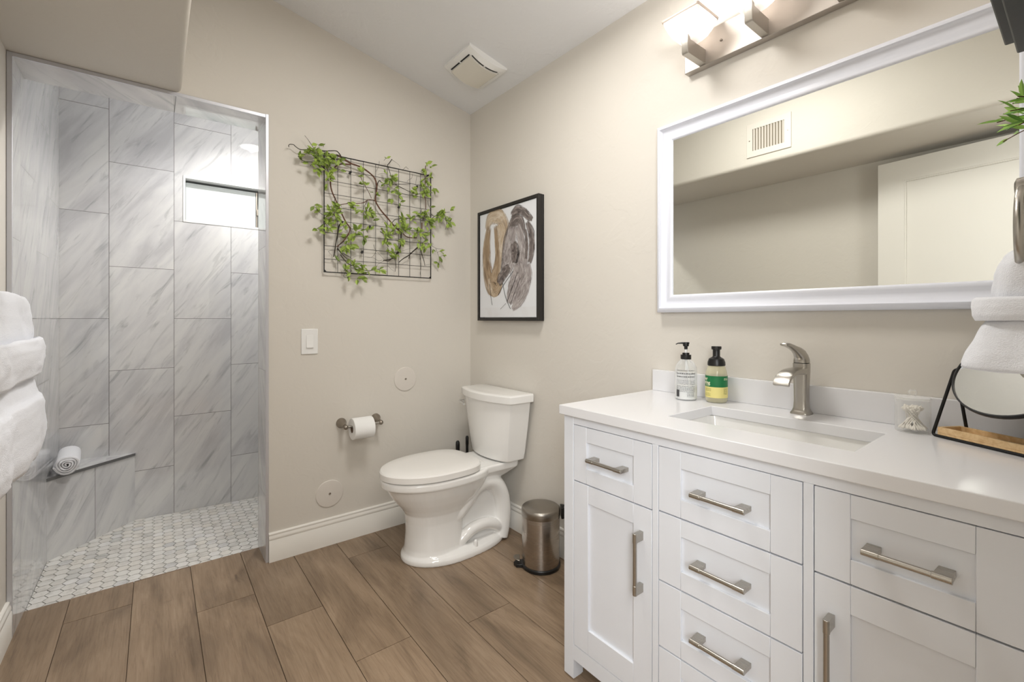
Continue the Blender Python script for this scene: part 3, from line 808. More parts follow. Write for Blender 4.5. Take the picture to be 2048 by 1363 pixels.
# brush and plunger behind the toilet
t = thing('toilet_brush', 'black toilet brush whose short handle shows behind the toilet seat, the left one', 'toilet brush', (-.150,-.095,0))
b = B(); lathe(b, [(.036,0),(.040,.006),(.040,.10),(.034,.115),(.012,.118)], (-.150,-.095), 24); obj('holder', b, M['black'], t)
b = B(); lathe(b, [(.007,.11),(.007,.33),(.0115,.36),(.0125,.41),(.0115,.424),(.006,.432)], (-.150,-.095), 16); obj('handle', b, M['black'], t)
t = thing('plunger', 'black plunger whose thin handle stands right beside the tank', 'plunger', (-.072,-.075,0))
b = B(); lathe(b, [(.032,0),(.034,.02),(.031,.05),(.02,.07),(.012,.085)], (-.072,-.075), 24); obj('cup', b, M['black'], t)
b = B(); lathe(b, [(.008,.08),(.008,.38),(.0095,.40),(.0095,.435),(.006,.444)], (-.072,-.075), 16); obj('handle', b, M['black'], t)

# pedal bin
tc = (-.136, -.815)
t = thing('trash_can', 'small brushed steel pedal trash can between toilet and vanity', 'trash can', (*tc, 0))
b = B(); lathe(b, [(.086,.018),(.0865,.03),(.089,.238),(.0885,.240)], tc, 64); obj('bin_body', b, M['steel'], t)
b = B(); lathe(b, [(.0895,.2395),(.0905,.241),(.0905,.266),(.0885,.272),(.083,.2765),(.05,.2815),(.01,.283)], tc, 64); obj('bin_lid', b, M['steel_lid'], t)
b = B(); lathe(b, [(.084,.0),(.091,.003),(.0915,.016),(.087,.0185)], tc, 48)
pd = Vector((-.80,.60,0)).normalized(); ps = Vector((-pd.y, pd.x, 0)); c3 = Vector((*tc, 0))
prism(b, [c3+pd*.06-ps*.028+Vector((0,0,.001)), c3+pd*.115-ps*.022+Vector((0,0,.001)), c3+pd*.127+Vector((0,0,.001)), c3+pd*.115+ps*.022+Vector((0,0,.001)), c3+pd*.06+ps*.028+Vector((0,0,.001))], (0,0,.016))
obj('base_ring', b, M['black'], t, bevel=.002, label='black plastic base ring')
b = B(); q = []
for k in range(13):
    a = -pi/2 + pi*k/12; q.append(c3 + pd*(.098+.030*cos(a)) + ps*.028*sin(a) + Vector((0,0,.033+.006*cos(a))))
prism(b, q, (0,0,.004)); obj('pedal', b, M['steel_lid'], t, bevel=.0015)
b = B(); hp = c3 - pd*.094
prism(b, [hp-ps*.028+Vector((0,0,.225)), hp+ps*.028+Vector((0,0,.225)), hp-pd*.014+ps*.024+Vector((0,0,.225)), hp-pd*.014-ps*.024+Vector((0,0,.225))], (0,0,.05))
tube(b, [hp-pd*.006-ps*.02+Vector((0,0,.272)), hp-pd*.012+Vector((0,0,.278)), hp-pd*.006+ps*.02+Vector((0,0,.272))], .006, 8)
obj('hinge', b, M['black'], t, bevel=.002, label='black plastic hinge')

# ================================================================== VANITY
FX = -.505                        # face plane
t = VT = thing('vanity_cabinet', 'white shaker vanity cabinet with six drawers and two doors', 'cabinet', (-.25,-1.8705,0))
Y0, Y1 = -1.345, -2.396
ZT = .843
b = B()
# side panels, back, bottom, rails and stiles
box(b, FX+.012, -.003, Y0-.012, Y0-.002, .0649, ZT); box(b, FX+.012, -.003, Y1+.002, Y1+.012, .0649, ZT)
box(b, -.015, -.003, Y1+.002, Y0-.002, .0649, ZT); box(b, FX+.03, -.003, Y1+.002, Y0-.002, .07, .085)
YL, YR = -1.3865, -2.3545          # inner edges of the corner posts
for z0_, z1_ in ((.8165, ZT), (.0649, .1135)): box(b, FX, FX+.02, YR, YL, z0_, z1_)
S1, S2, S3, S4 = -1.6795, -1.6975, -2.0415, -2.0600
box(b, FX, FX+.02, S2, S1, .1135, .8165); box(b, FX, FX+.02, S4, S3, .1135, .8165)
box(b, FX+.024, FX+.03, YR, YL, .1135, .8165)
# dividers inside
obj('cabinet_body', b, M['vanity'], t, bevel=.0008, seg=1)
for (xa, xb) in ((FX-.0005, FX+.045), (-.05, -.004)):
    for (ya, yb) in ((YL, Y0), (Y1, YR)):
        b = B(); prism(b, [(xa, ya, .004), (xb, ya, .004), (xb, ya, ZT-.0005), (xa, ya, ZT-.0005)], (0, yb-ya, 0))
        lz = [v for v in b.verts if v.co.z < .01]
        ctr = Vector(((xa+xb)/2, (ya+yb)/2, 0))
        obj('leg', b, M['vanity'], t, bevel=.0015)
        b = B()
for (xa, xb) in ((FX+.004, FX+.041), (-.046, -.008)):
    for (ya, yb) in ((YL+.003, Y0-.003), (Y1+.003, YR-.003)):
        b = B(); box(b, xa, xb, ya, yb, 0, .0045); obj('foot_pad', b, M['plastic_w'], t)
G = .0018
def shaker(name, ya, yb, z0, z1, sl, sr, rt, rb):
    """inset shaker front: ya is the end towards the toilet, yb the other"""
    ya -= G; yb += G; z0 += G; z1 -= G
    b = B(); x1 = FX + .019
    box(b, FX, x1, ya-sl, ya, z0, z1); box(b, FX, x1, yb, yb+sr, z0, z1)
    box(b, FX, x1, yb+sr+.0004, ya-sl-.0004, z1-rt, z1); box(b, FX, x1, yb+sr+.0004, ya-sl-.0004, z0, z0+rb)
    box(b, FX+.008, x1-.001, yb+sr-.002, ya-sl+.002, z0+rb-.002, z1-rt+.002)
    o = obj(name, b, M['vanity'], VT, bevel=.0007, seg=1)
    return o
def handle(par, y, z, L, vert=False):
    """bar pull: round bar, heavier sleeves at the ends, square feet"""
    b = B(); hx = FX + .008 - .034 if not vert else FX - .030
    face = FX + .008 if not vert else FX
    ax = Vector((0,0,1)) if vert else Vector((0,1,0)); c = Vector((hx, y, z))
    tube(b, [c-ax*L/2, c+ax*L/2], .0055, 16)
    for s in (-1, 1):
        tube(b, [c+ax*s*(L/2-.026), c+ax*s*(L/2+.0005)], .0063, 16)
        e0, e1 = c+ax*s*(L/2-.024), c+ax*s*(L/2)
        lo, hi = (min(e0.y,e1.y), max(e0.y,e1.y)) if not vert else (min(e0.z,e1.z), max(e0.z,e1.z))
        if not vert: prism(b, [(hx, lo, z-.0058), (face, lo+.002 if s>0 else lo, z-.0058), (face, hi if s>0 else hi-.002, z-.0058), (hx, hi, z-.0058)], (0,0,.0116))
        else: prism(b, [(hx, y-.0058, lo), (face, y-.0058, lo), (face, y-.0058, hi), (hx, y-.0058, hi)], (0,.0116,0))
    obj('handle', b, M['nickel_y'] if not vert else M['nickel'], par, bevel=.0008, label='brushed nickel bar handle')
d = shaker('drawer', YL, S1, .638, .8165, .053, .060, .046, .046); handle(d, -1.531, .724, .130)
zs = [(.644,.8165,.724), (.4615,.644,.549), (.287,.4615,.370), (.1135,.287,.198)]
for z0_, z1_, hz in zs:
    d = shaker('drawer', S2, S3, z0_, z1_, .064, .062, .044, .046); handle(d, -1.8695, hz, .130)
d = shaker('drawer', S4, YR, .641, .8165, .0605, .060, .046, .047); handle(d, -2.2075, .724, .122)
d = shaker('door', YL, S1, .1135, .638, .060, .060, .055, .074); handle(d, -1.6455, .488, .166, True)
d = shaker('door', S4, YR, .1135, .641, .0605, .060, .055, .074); handle(d, -2.092, .488, .166, True)

# countertop with sink cut-out and backsplash
CT = .873
t = thing('countertop', 'white quartz countertop with backsplash on the vanity', 'countertop', (-.26,-1.8705,.843))
SX0, SX1, SY0, SY1 = -.397, -.150, -2.098, -1.655
b = B()
def frame_slab(b, o, i, z0, z1):
    ov = [[b.verts.new((x, y, z)) for x, y in ((o[0],o[2]),(o[1],o[2]),(o[1],o[3]),(o[0],o[3]))] for z in (z0, z1)]
    iv = [[b.verts.new((x, y, z)) for x, y in ((i[0],i[2]),(i[1],i[2]),(i[1],i[3]),(i[0],i[3]))] for z in (z0, z1)]
    for k in range(4):
        j = (k+1) % 4
        b.faces.new((ov[1][k], ov[1][j], iv[1][j], iv[1][k])); b.faces.new((ov[0][j], ov[0][k], iv[0][k], iv[0][j]))
        b.faces.new((ov[0][k], ov[0][j], ov[1][j], ov[1][k])); b.faces.new((iv[0][j], iv[0][k], iv[1][k], iv[1][j]))
frame_slab(b, (-.5205, -.001, -2.405, -1.336), (SX0, SX1, SY0, SY1), .8432, CT)
obj('slab', b, M['quartz'], t, bevel=.002, seg=2)
b = B(); box(b, -.021, -.001, -2.405, -1.343, CT, .9535); obj('backsplash', b, M['quartz'], t, bevel=.0015)
# undermount basin
t = thing('sink', 'white rectangular undermount sink set into the countertop', 'sink', (-.275,-1.877,.70))
def rrect(x0, x1, y0, y1, c, z):
    pts = []
    for cx, cy, a0 in ((x1-c, y1-c, 0), (x0+c, y1-c, 90), (x0+c, y0+c, 180), (x1-c, y0+c, 270)):
        for k in range(7):
            a = radians(a0+15*k); pts.append((cx+c*cos(a), cy+c*sin(a), z))
    return pts
b = B(); e = .006
loft(b, [rrect(SX0-.02,SX1+.02,SY0-.02,SY1+.02,.02,.8425), rrect(SX0-e,SX1+e,SY0-e,SY1+e,.03,.8425), rrect(SX0-e+.004,SX1+e-.004,SY0-e+.004,SY1+e-.004,.03,.82),
         rrect(SX0+.008,SX1-.008,SY0+.008,SY1-.008,.04,.745), rrect(SX0+.03,SX1-.03,SY0+.03,SY1-.03,.05,.722), rrect(SX0+.10,SX1-.10,SY0+.19,SY1-.19,.02,.717)], False, True)
loft(b, [rrect(SX0-.02,SX1+.02,SY0-.02,SY1+.02,.02,.8425), rrect(SX0-.015,SX1+.015,SY0-.015,SY1+.015,.03,.82), rrect(SX0-.005,SX1+.005,SY0-.005,SY1+.005,.03,.74), rrect(SX0+.03,SX1-.03,SY0+.03,SY1-.03,.05,.705)], False, True)
obj('basin', b, M['porcelain'], t)
b = B(); lathe(b, [(.022,.7165),(.022,.7195),(.016,.7200),(.008,.7185)], (-.2735,-1.8765), 24); obj('drain', b, M['nickel'], t)

# faucet
FY = -1.8795
t = thing('faucet', 'brushed nickel single-lever faucet with curved waterfall spout', 'faucet', (-.058,FY,CT))
def sq(cx, w, d, z, c=.0105, tilt=0):
    pts = []
    for (sx, sy, a0) in ((1,1,0),(-1,1,90),(-1,-1,180),(1,-1,270)):
        for k in range(5):
            a = radians(a0+22.5*k); x = sx*(d/2-c)+c*cos(a)
            pts.append((cx + x, FY + sy*(w/2-c)+c*sin(a), z + tilt*x))
    return pts
cxF = -.056
b = B(); loft(b, [sq(cxF,.050,.050,CT), sq(cxF,.050,.050,CT+.004), sq(cxF,.043,.043,CT+.009), sq(cxF,.038,.037,CT+.018), sq(cxF,.0355,.0345,CT+.04), sq(cxF,.036,.0345,.94), sq(cxF,.038,.036,.975), sq(cxF,.0395,.038,1.0), sq(cxF,.0395,.038,1.0215)])
obj('body', b, M['nickel'], t, sharp=45)
prof_ = [(-.060,1.0085,.016),(-.085,1.0085,.013),(-.115,1.0085,.0115),(-.145,1.006,.0105),(-.168,1.000,.010),(-.185,.992,.009),(-.197,.981,.0085),(-.203,.9705,.008)]
b = B(); rings = []
for i, (x, z, th) in enumerate(prof_):
    j, k = max(i-1,0), min(i+1, len(prof_)-1); d_ = Vector((prof_[k][0]-prof_[j][0], 0, prof_[k][1]-prof_[j][1])).normalized(); nn = Vector((-d_.z,0,d_.x))
    if nn.z < 0: nn = -nn
    wv = .0195 + .001*(i/7)
    ring_ = []
    for a, bb in ((-1,0),(-1,1),(-.55,1.12),(0,1.18),(.55,1.12),(1,1),(1,0),(.8,-.35),(0,-.1),(-.8,-.35)):
        ring_.append(Vector((x, FY + a*wv, z)) + nn*((bb-1)*th))
    rings.append(ring_)
loft(b, rings); obj('spout', b, M['nickel'], t, sharp=50, bevel=.001)
b = B()
lv = [(-.056,1.0235,.0395,.038,0),(-.056,1.032,.0385,.0385,.1),(-.060,1.042,.034,.036,.35),(-.070,1.050,.030,.034,.7),(-.088,1.0590,.024,.025,1.1),(-.108,1.0660,.020,.018,1.3),(-.130,1.0725,.019,.0145,1.38),(-.152,1.0775,.021,.0125,1.42),(-.170,1.0800,.0235,.0105,1.45),(-.180,1.0805,.020,.008,1.5),(-.183,1.0800,.012,.005,1.5)]
rings = []
for x, z, wv, th, ang in lv:
    r_ = []
    for k in range(16):
        a = 2*pi*k/16; c_, s_ = cos(a), sin(a)
        pu_ = th/2*(abs(c_)**.7)*(1 if c_>=0 else -1); pv_ = wv/2*(abs(s_)**.7)*(1 if s_>=0 else -1)
        # section plane tips from horizontal to vertical along the lever
        r_.append((x + pu_*cos(ang), FY + pv_, z + pu_*sin(ang)))
    rings.append(r_)
loft(b, rings); obj('lever', b, M['nickel'], t, sharp=60)
b = B(); loft(b, [sq(cxF,.036,.0345,1.0212), sq(cxF,.036,.0345,1.0238)]); obj('lever_gap', b, M['dark'], t)

# ------------------------------------------------------------------ things on the countertop
def flat_text(txt, size):
    cu = bpy.data.curves.new('t', 'FONT'); cu.body = txt; cu.size = size; cu.space_line = .82; cu.offset = size*.018
    o = bpy.data.objects.new('t', cu); COL.objects.link(o)
    dg = bpy.context.evaluated_depsgraph_get(); dg.update()
    me = bpy.data.meshes.new_from_object(o.evaluated_get(dg)); b = B(); b.from_mesh(me)
    bpy.data.objects.remove(o); bpy.data.curves.remove(cu); bpy.data.meshes.remove(me)
    return b
def wrap(b, cx, cy, rad, ang0, z0):
    """bend flat lettering (x along, y up) round a bottle; ang0 = bearing of x=0"""
    bmesh.ops.triangulate(b, faces=b.faces)
    bmesh.ops.subdivide_edges(b, edges=[e for e in b.edges if e.calc_length() > .004], cuts=2)
    for v in b.verts:
        a = ang0 + v.co.x/rad
        v.co = Vector((cx + rad*cos(a), cy + rad*sin(a), z0 + v.co.y))
def band(b, cx, cy, r, z0, z1, a0, a1, n=24):
    rows = [[(cx+r*cos(a0+(a1-a0)*i/n), cy+r*sin(a0+(a1-a0)*i/n), z) for i in range(n+1)] for z in (z0, z1)]
    loft(b, rows, closed=False)
def bars(b, rows, cx, cy, r, seed):
    """lines of illegible small print: rows = (z, height, angle0, angle1)"""
    rr = random.Random(seed)
    for z, h, a0, a1 in rows:
        a = a0
        while a < a1:
            L = rr.uniform(.05,.17); e = min(a+L, a1); band(b, cx, cy, r, z, z+h*rr.uniform(.7,1), a, e, 3); a = e + rr.uniform(.025,.05)
camv = math.atan2(-2.411+1.54, -1.556+.108)      # bearing from the bottles to where the viewer stands
# bottle with black lotion pump
c1 = (-.103,-1.536)
t = thing('lotion_bottle', 'clear lotion pump bottle with black pump and small grey print', 'bottle', (*c1, CT))
b = B(); lathe(b, [(.033,CT+.0005),(.0365,CT+.004),(.0365,CT+.098),(.0345,CT+.112),(.028,CT+.126),(.018,CT+.137),(.0155,CT+.142),(.0155,CT+.146)], c1, 40); obj('bottle_body', b, M['clear'], t)
b = B(); lathe(b, [(.031,CT+.002),(.0352,CT+.005),(.0352,CT+.048)], c1, 40); obj('lotion', b, mat('white_lotion', (240,240,238), .5), t)
b = B(); lathe(b, [(.0165,CT+.1385),(.0175,CT+.140),(.0175,CT+.154),(.012,CT+.1545),(.0115,CT+.161),(.007,CT+.1615)], c1, 32); obj('pump_collar', b, M['black'], t)
b = B(); lathe(b, [(.0045,CT+.16),(.0045,CT+.174)], c1, 16); lathe(b, [(.0035,CT+.1),(.0035,CT+.139)], c1, 12)
tube(b, [(c1[0],c1[1],CT+.14),(c1[0]+.004,c1[1]-.006,CT+.1),(c1[0]+.008,c1[1]-.016,CT+.01)], .0032, 10); obj('dip_tube', b, M['plastic_w'], t)
b = B(); lathe(b, [(.0055,CT+.173),(.006,CT+.183),(.0095,CT+.184),(.0105,CT+.193),(.010,CT+.1965)], c1, 24)
nz = Vector((-.55,.83,0)).normalized(); q0 = Vector((*c1, CT+.1945))
tube(b, [q0-nz*.011, q0+nz*.012, q0+nz*.026+Vector((0,0,-.001)), q0+nz*.033+Vector((0,0,-.005))], [.0065,.006,.0038,.0028], 10, flat=.55); obj('pump_head', b, M['black'], t)
b = B(); rr = .0369
rows = [(CT+.1015,.0022,camv-.9,camv+.95)] + [(CT+.090-.0105*k,.0042,camv-.95+.05*(k%2),camv+.95) for k in range(2)] + [(CT+.068-.0045*k,.0013,camv-.95,camv+.95) for k in range(4)] + [(CT+.048-.0045*k,.0018,camv-.95,camv+.95) for k in range(5)] + [(CT+.026-.004*k,.0014,camv+.1,camv+.8) for k in range(4)]
bars(b, rows, *c1, rr, 3); obj('label_print', b, mat('grey_print', (96,96,98), .6), t, fixn=False)
b = B(); band(b, *c1, rr, CT+.012, CT+.036, camv-.95, camv-.62, 6); obj('barcode', b, mat('barcode_grey', (64,64,66), .6), t, fixn=False)
# green and yellow foaming soap
c2 = (-.070,-1.628); cam2 = math.atan2(-2.411-c2[1], -1.556-c2[0])
t = thing('soap_bottle', 'foaming hand soap bottle with green and yellow label and black pump', 'bottle', (*c2, CT))
b = B(); lathe(b, [(.029,CT+.0005),(.0335,CT+.006),(.0345,CT+.016),(.0345,CT+.085),(.032,CT+.102),(.0265,CT+.119),(.024,CT+.124)], c2, 40); obj('bottle_body', b, M['clear_y'], t)
b = B(); lathe(b, [(.028,CT+.003),(.0325,CT+.008),(.0325,CT+.018)], c2, 40); obj('soap', b, mat('amber_soap', (158,146,98), .3), t)
b = B(); band(b, *c2, .0348, CT+.0175, CT+.053, cam2-pi, cam2+pi-.02, 64); obj('label_yellow', b, mat('label_yellow', (232,220,140), .5), t, label='pale yellow label band')
b = B(); band(b, *c2, .0348, CT+.053, CT+.0895, cam2-pi, cam2+pi-.02, 64); obj('label_green', b, mat('label_green', (14,112,62), .5), t, label='green label band')
b = B(); lathe(b, [(.0265,CT+.122),(.028,CT+.124),(.0275,CT+.134),(.0235,CT+.145),(.015,CT+.150),(.0125,CT+.152),(.0115,CT+.154),(.0115,CT+.175),(.0155,CT+.1765),(.0160,CT+.184),(.0150,CT+.1865)], c2, 36); tube(b, [(c2[0]-.012,c2[1]-.006,CT+.181),(c2[0]-.021,c2[1]-.011,CT+.180)], .005, 10); obj('pump', b, M['black'], t)
cream = mat('label_cream', (250,246,214), .5)
b = flat_text('ever\nspring', .0155); 
for v in b.verts: v.co.x -= .0465
wrap(b, *c2, .0351, cam2-.33+.0, CT+.0745)
obj('label_text', b, cream, t, smooth=False, fixn=False)
b = B(); bars(b, [(CT+.0585-.003*k,.0011,cam2-1.15,cam2-.65) for k in range(2)], *c2, .0351, 5)
obj('label_print', b, cream, t, fixn=False); b = B()
bars(b, [(CT+.0815,.0014,cam2+.72,cam2+1.2),(CT+.077,.0022,cam2+.70,cam2+1.2)], *c2, .0351, 6); obj('label_print_back', b, cream, t, fixn=False)
b = B(); bars(b, [(CT+.0465-.0034*k,.0012,cam2-1.2,cam2-.5) for k in range(3)] + [(CT+.031-.004*k,.0012,cam2-1.2,cam2-.55) for k in range(3)], *c2, .0351, 8)
olive = mat('olive_print', (120,120,60), .6)
obj('small_print', b, olive, t, fixn=False)
b = B(); bars(b, [(CT+.048-.003*k,.0014,cam2+.68,cam2+1.15) for k in range(7)], *c2, .0351, 9); obj('ingredients_print', b, olive, t, fixn=False)

# jar of cotton swabs
c4 = (-.079,-2.134)
t = thing('cotton_swab_jar', 'clear acrylic jar with knob lid beside the round mirror', 'jar', (*c4, CT))
b = B(); lathe(b, [(.0325,CT+.0005),(.0342,CT+.004),(.0342,CT+.080)], c4, 40, True, False); obj('jar_body', b, M['acrylic'], t)
b = B(); lathe(b, [(.0354,CT+.0805),(.0354,CT+.086),(.030,CT+.088),(.006,CT+.0885),(.0055,CT+.091),(.0085,CT+.096),(.0085,CT+.100),(.005,CT+.1035)], c4, 36); obj('jar_lid', b, M['acrylic'], t)
swm = mat('cotton', (246,242,234), .9); rs = random.Random(21); first = None; k = 0
NSW = 56
for i in range(NSW):
    a = 2*pi*i/NSW + rs.uniform(-.1,.1); rb = rs.uniform(.018,.0288); tw = rs.choice((-1,1))*rs.uniform(2.2,2.7) if i % 3 else pi+rs.uniform(-.3,.3)
    p0 = Vector((c4[0]+rb*cos(a), c4[1]+rb*sin(a), CT+.0085)); p1 = Vector((c4[0]+rb*cos(a+tw)*.95, c4[1]+rb*sin(a+tw)*.95, CT+.066+rs.uniform(-.003,.006)))
    L_ = .066
    if first is None:
        b = B(); tube(b, [(0,0,0),(0,0,.002),(0,0,.008),(0,0,.0115),(0,0,L_-.0115),(0,0,L_-.008),(0,0,L_-.002),(0,0,L_)], [.0008,  .0025,.0027,.0011,.0011,.0027,.0025,.0008], 8)
        o = obj('cotton_swab', b, swm); first = o
    else: o = first.copy(); COL.objects.link(o)
    o.location = p0; o.rotation_mode = 'QUATERNION'; o.rotation_quaternion = (p1-p0).to_track_quat('Z', 'Y')
    tag(o, 'white cotton swab leaning in the clear acrylic jar on the countertop', 'cotton swab', 'cotton swabs in the jar')

# make-up mirror on a black wire stand, with an oak tray
ax = Vector((-.480,-.877,0)).normalized(); pn = Vector((ax.y, -ax.x, 0))    # pn points at the room
if pn.x > 0: pn = -pn
ff = Vector((-.0955,-2.1735,CT+.0035)); rf = ff - pn*.066 + ax*.026; pv = ff*.5 + rf*.5; pv = Vector((pv.x, pv.y, 1.034)) + ax*.010
Wd = .222; mr_ = .108
t = thing('makeup_mirror', 'round black-rimmed make-up mirror on a black wire stand', 'mirror', tuple((ff+rf)*.5 + ax*Wd/2 - Vector((0,0,.0035))))
def rnd(pts, r=.008):
    out = [Vector(pts[0])]
    for i in range(1, len(pts)-1):
        p = Vector(pts[i]); a = (Vector(pts[i-1])-p).normalized(); c = (Vector(pts[i+1])-p).normalized()
        for k in range(5):
            s_ = k/4; out.append((p+a*r)*(1-s_)**2 + 2*s_*(1-s_)*p + (p+c*r)*s_**2)
    out.append(Vector(pts[-1])); return out
b = B()
tube(b, rnd([pv+ax*.008, pv, ff, ff+ax*Wd, pv+ax*(Wd), pv+ax*(Wd-.008)]), .0034, 12)
tube(b, rnd([pv+ax*.002, rf, rf+ax*(Wd-.026), pv+ax*(Wd-.002)]), .0034, 12)
for k_ in (.05, .17): tube(b, [ff+ax*k_, ff+ax*k_-pn*.066], .0030, 8)
obj('wire_stand', b, M['blackmetal'], t)
mc = pv + ax*(mr_+.006); mr = mr_; tl = radians(38); fn = (pn*cos(tl) + Vector((0,0,1))*sin(tl)).normalized(); fu = fn.cross(ax).normalized()
def disc(r, d, n=64): return [mc + ax*r*cos(2*pi*i/n) + fu*r*sin(2*pi*i/n) + fn*d for i in range(n)]
b = B(); loft(b, [disc(mr-.003,-.005), disc(mr-.0005,-.005), disc(mr,-.003), disc(mr,.004), disc(mr-.001,.0055), disc(mr-.0035,.0055), disc(mr-.0035,.002)], True, False); obj('mirror_rim', b, M['blackmetal'], t)
b = B(); loft(b, [disc(mr-.0034,.001), disc(mr-.0034,.0025)]); obj('mirror_glass', b, M['mirror'], t, smooth=False)
t = thing('wooden_tray', 'light oak tray resting on the wire base of the round mirror', 'tray', tuple(ff*.5+rf*.5+ax*Wd/2+Vector((0,0,.0035))))
b = B(); i0 = .013; o0 = ff + ax*i0 - pn*(-.003) ; z0 = CT+.0072; dpt = .104
def trp(u, v, z): return Vector((ff.x, ff.y, 0)) + ax*(i0+u) - pn*(v) + Vector((0,0,z))
tw_, td = .20, .061
def tbox(u0, u1, v0, v1, z0_, z1_): prism(b, [trp(u0,v0,z0_), trp(u1,v0,z0_), trp(u1,v1,z0_), trp(u0,v1,z0_)], (0,0,z1_-z0_))
tbox(0, tw_, -.003, td, z0, z0+.005)
tbox(0, tw_, -.003, .003, z0+.005, z0+.018); tbox(0, tw_, td-.006, td, z0+.005, z0+.018); tbox(0, .006, .003, td-.006, z0+.005, z0+.018); tbox(tw_-.006, tw_, .003, td-.006, z0+.005, z0+.018)
obj('tray_body', b, M['oak'], t, bevel=.0006, seg=1)

# ================================================================== BIG WALL MIRROR
t = thing('wall_mirror', 'large wall mirror in a wide white moulded frame above vanity', 'mirror', (0,-1.8705,1.53))
OY0, OY1, OZ0, OZ1 = -2.373, -1.368, 1.176, 1.889
prof_ = [(0,.001),(0,.024),(.003,.030),(.012,.037),(.017,.038),(.019,.034),(.027,.026),(.038,.0225),(.044,.024),(.052,.0275),(.060,.027),(.0645,.023),(.066,.0195)]
b = B(); rings = []
for cy, cz, sy, sz in ((OY0,OZ0,1,1),(OY1,OZ0,-1,1),(OY1,OZ1,-1,-1),(OY0,OZ1,1,-1)):
    rings.append([(-h, cy+sy*d, cz+sz*d) for d, h in prof_])
loft(b, rings + [rings[0]], closed=False); obj('mirror_frame', b, M['mframe'], t, sharp=40, bevel=0)
b = B(); box(b, -.0195, -.016, OY0+.06, OY1-.06, OZ0+.058, OZ1-.058); obj('mirror_glass', b, M['mirror'], t, smooth=False)
b = B(); box(b, -.0155, -.001, OY0+.01, OY1-.01, OZ0+.01, OZ1-.01); obj('backing', b, M['mframe'], t, smooth=False)

# ================================================================== VANITY LIGHT
t = thing('vanity_light', 'brushed nickel bar light with square frosted glass shades above mirror', 'wall light', (0,-1.8705,2.1))
b = B(); box(b, -.030, -.001, -2.2545, -1.4865, 2.046, 2.163); obj('backplate', b, M['nickel_plate'], t, bevel=.0015)
SC = [-1.556 - .2098*i for i in range(4)]
for i, sy in enumerate(SC):
    b = B(); yy = sy
    prism(b, [(-.029,yy-.0115,2.050),(-.140,yy-.0115,2.050),(-.143,yy-.0115,2.056),(-.143,yy-.0115,2.112),(-.130,yy-.0115,2.112),(-.127,yy-.0115,2.100),(-.029,yy-.0115,2.100)], (0,.023,0))
    obj('arm', b, M['nickel'], t, bevel=.001)
    b = B(); cxs, cys = -.104, sy + .004
    rings = []
    for z, h, c in ((2.102,.016,.012),(2.104,.026,.014),(2.112,.036,.014),(2.125,.046,.012),(2.145,.056,.010),(2.165,.063,.008),(2.181,.0665,.006)):
        rings.append(rrect(cxs-h, cxs+h, cys-h, cys+h, c, z))
    loft(b, rings, True, False); s_ = obj('lamp_shade', b, M['shade'], t, sharp=60)
    b = B(); rings = [rrect(cxs-h, cxs+h, cys-h, cys+h, .006, z) for z, h in ((2.176,.0672),(2.1815,.0685),(2.184,.0678),(2.184,.0640),(2.1815,.0636),(2.176,.0640),(2.176,.0672))]
    loft(b, rings, False, False); obj('shade_rim', b, mat('shade_edge', (200,186,174), .3), s_, label='taupe-edged glass rim')
    b = B(); lathe(b, [(.010,2.118),(.010,2.128),(.013,2.136),(.014,2.146),(.010,2.155),(.004,2.158)], (cxs,cys), 16); obj('bulb', b, M['bulb'], t)
    b = B(); lathe(b, [(.013,2.1035),(.013,2.118),(.009,2.120)], (cxs,cys), 16); obj('socket', b, M['plastic_w'], t)
    pl = bpy.data.lights.new('vanity_bulb_light', 'POINT'); pl.energy = .68; pl.shadow_soft_size = .022; pl.color = (1,.95,.90)
    po = bpy.data.objects.new('vanity_bulb_light', pl); COL.objects.link(po); po.location = (cxs, cys, 2.168)
for yy in (-1.624, -2.117):
    b = B(); ball(b, (-.0305, yy, 2.106), .0045, 10); obj('screw', b, M['nickel_d'], t)

# ================================================================== TOWELS
def cloth(name, m, secs, seed, par=None, wob=.004, n=110, cap=True, fold=0, sag=0, rings_n=70):
    """hanging terry: closed sections (z, cx, cy, rx, ry, power) with folds, sags and lumps"""
    L_ = [0]
    for a, c in zip(secs, secs[1:]): L_.append(L_[-1] + math.dist(a[:5], c[:5]))
    b = B(); rings = []
    for q in range(rings_n):
        d = L_[-1]*q/(rings_n-1); k = 0
        while k < len(secs)-2 and L_[k+1] < d: k += 1
        f = (d-L_[k])/max(1e-6, L_[k+1]-L_[k])
        z, cx, cy, rx, ry, pw = [secs[k][e]*(1-f) + secs[k+1][e]*f for e in range(6)]
        fz_ = min(1, q/6, (rings_n-1-q)/5 if cap else 1)
        r_ = []
        for i in range(n):
            a = 2*pi*i/n; c, s = cos(a), sin(a)
            x = cx + rx*abs(c)**pw*(1 if c >= 0 else -1); y = cy + ry*abs(s)**pw*(1 if s >= 0 else -1)
            g1 = noise.noise(Vector((x*9+seed, y*9, z*7)))
            g2 = noise.noise(Vector((x*22+seed, y*22, z*16 + y*5)))
            g3 = noise.noise(Vector((x*60+seed, y*60, z*52)))
            g4 = noise.noise(Vector((x*26+seed*2, y*26, z*3.0)))          # vertical drapes
            k_ = .8*g1 + .55*g2 + .22*g3 + fold*g4
            nx_, ny_ = (c*ry, s*rx); h_ = math.hypot(nx_, ny_) or 1
            dz = sag*noise.noise(Vector((y*6+seed, x*6, seed*.7))) + .25*wob*g2
            r_.append((x + wob*fz_*k_*nx_/h_, y + wob*fz_*k_*ny_/h_, z + dz))
        rings.append(r_)
    loft(b, rings, cap, cap)
    return obj(name, b, m, par, sharp=180)
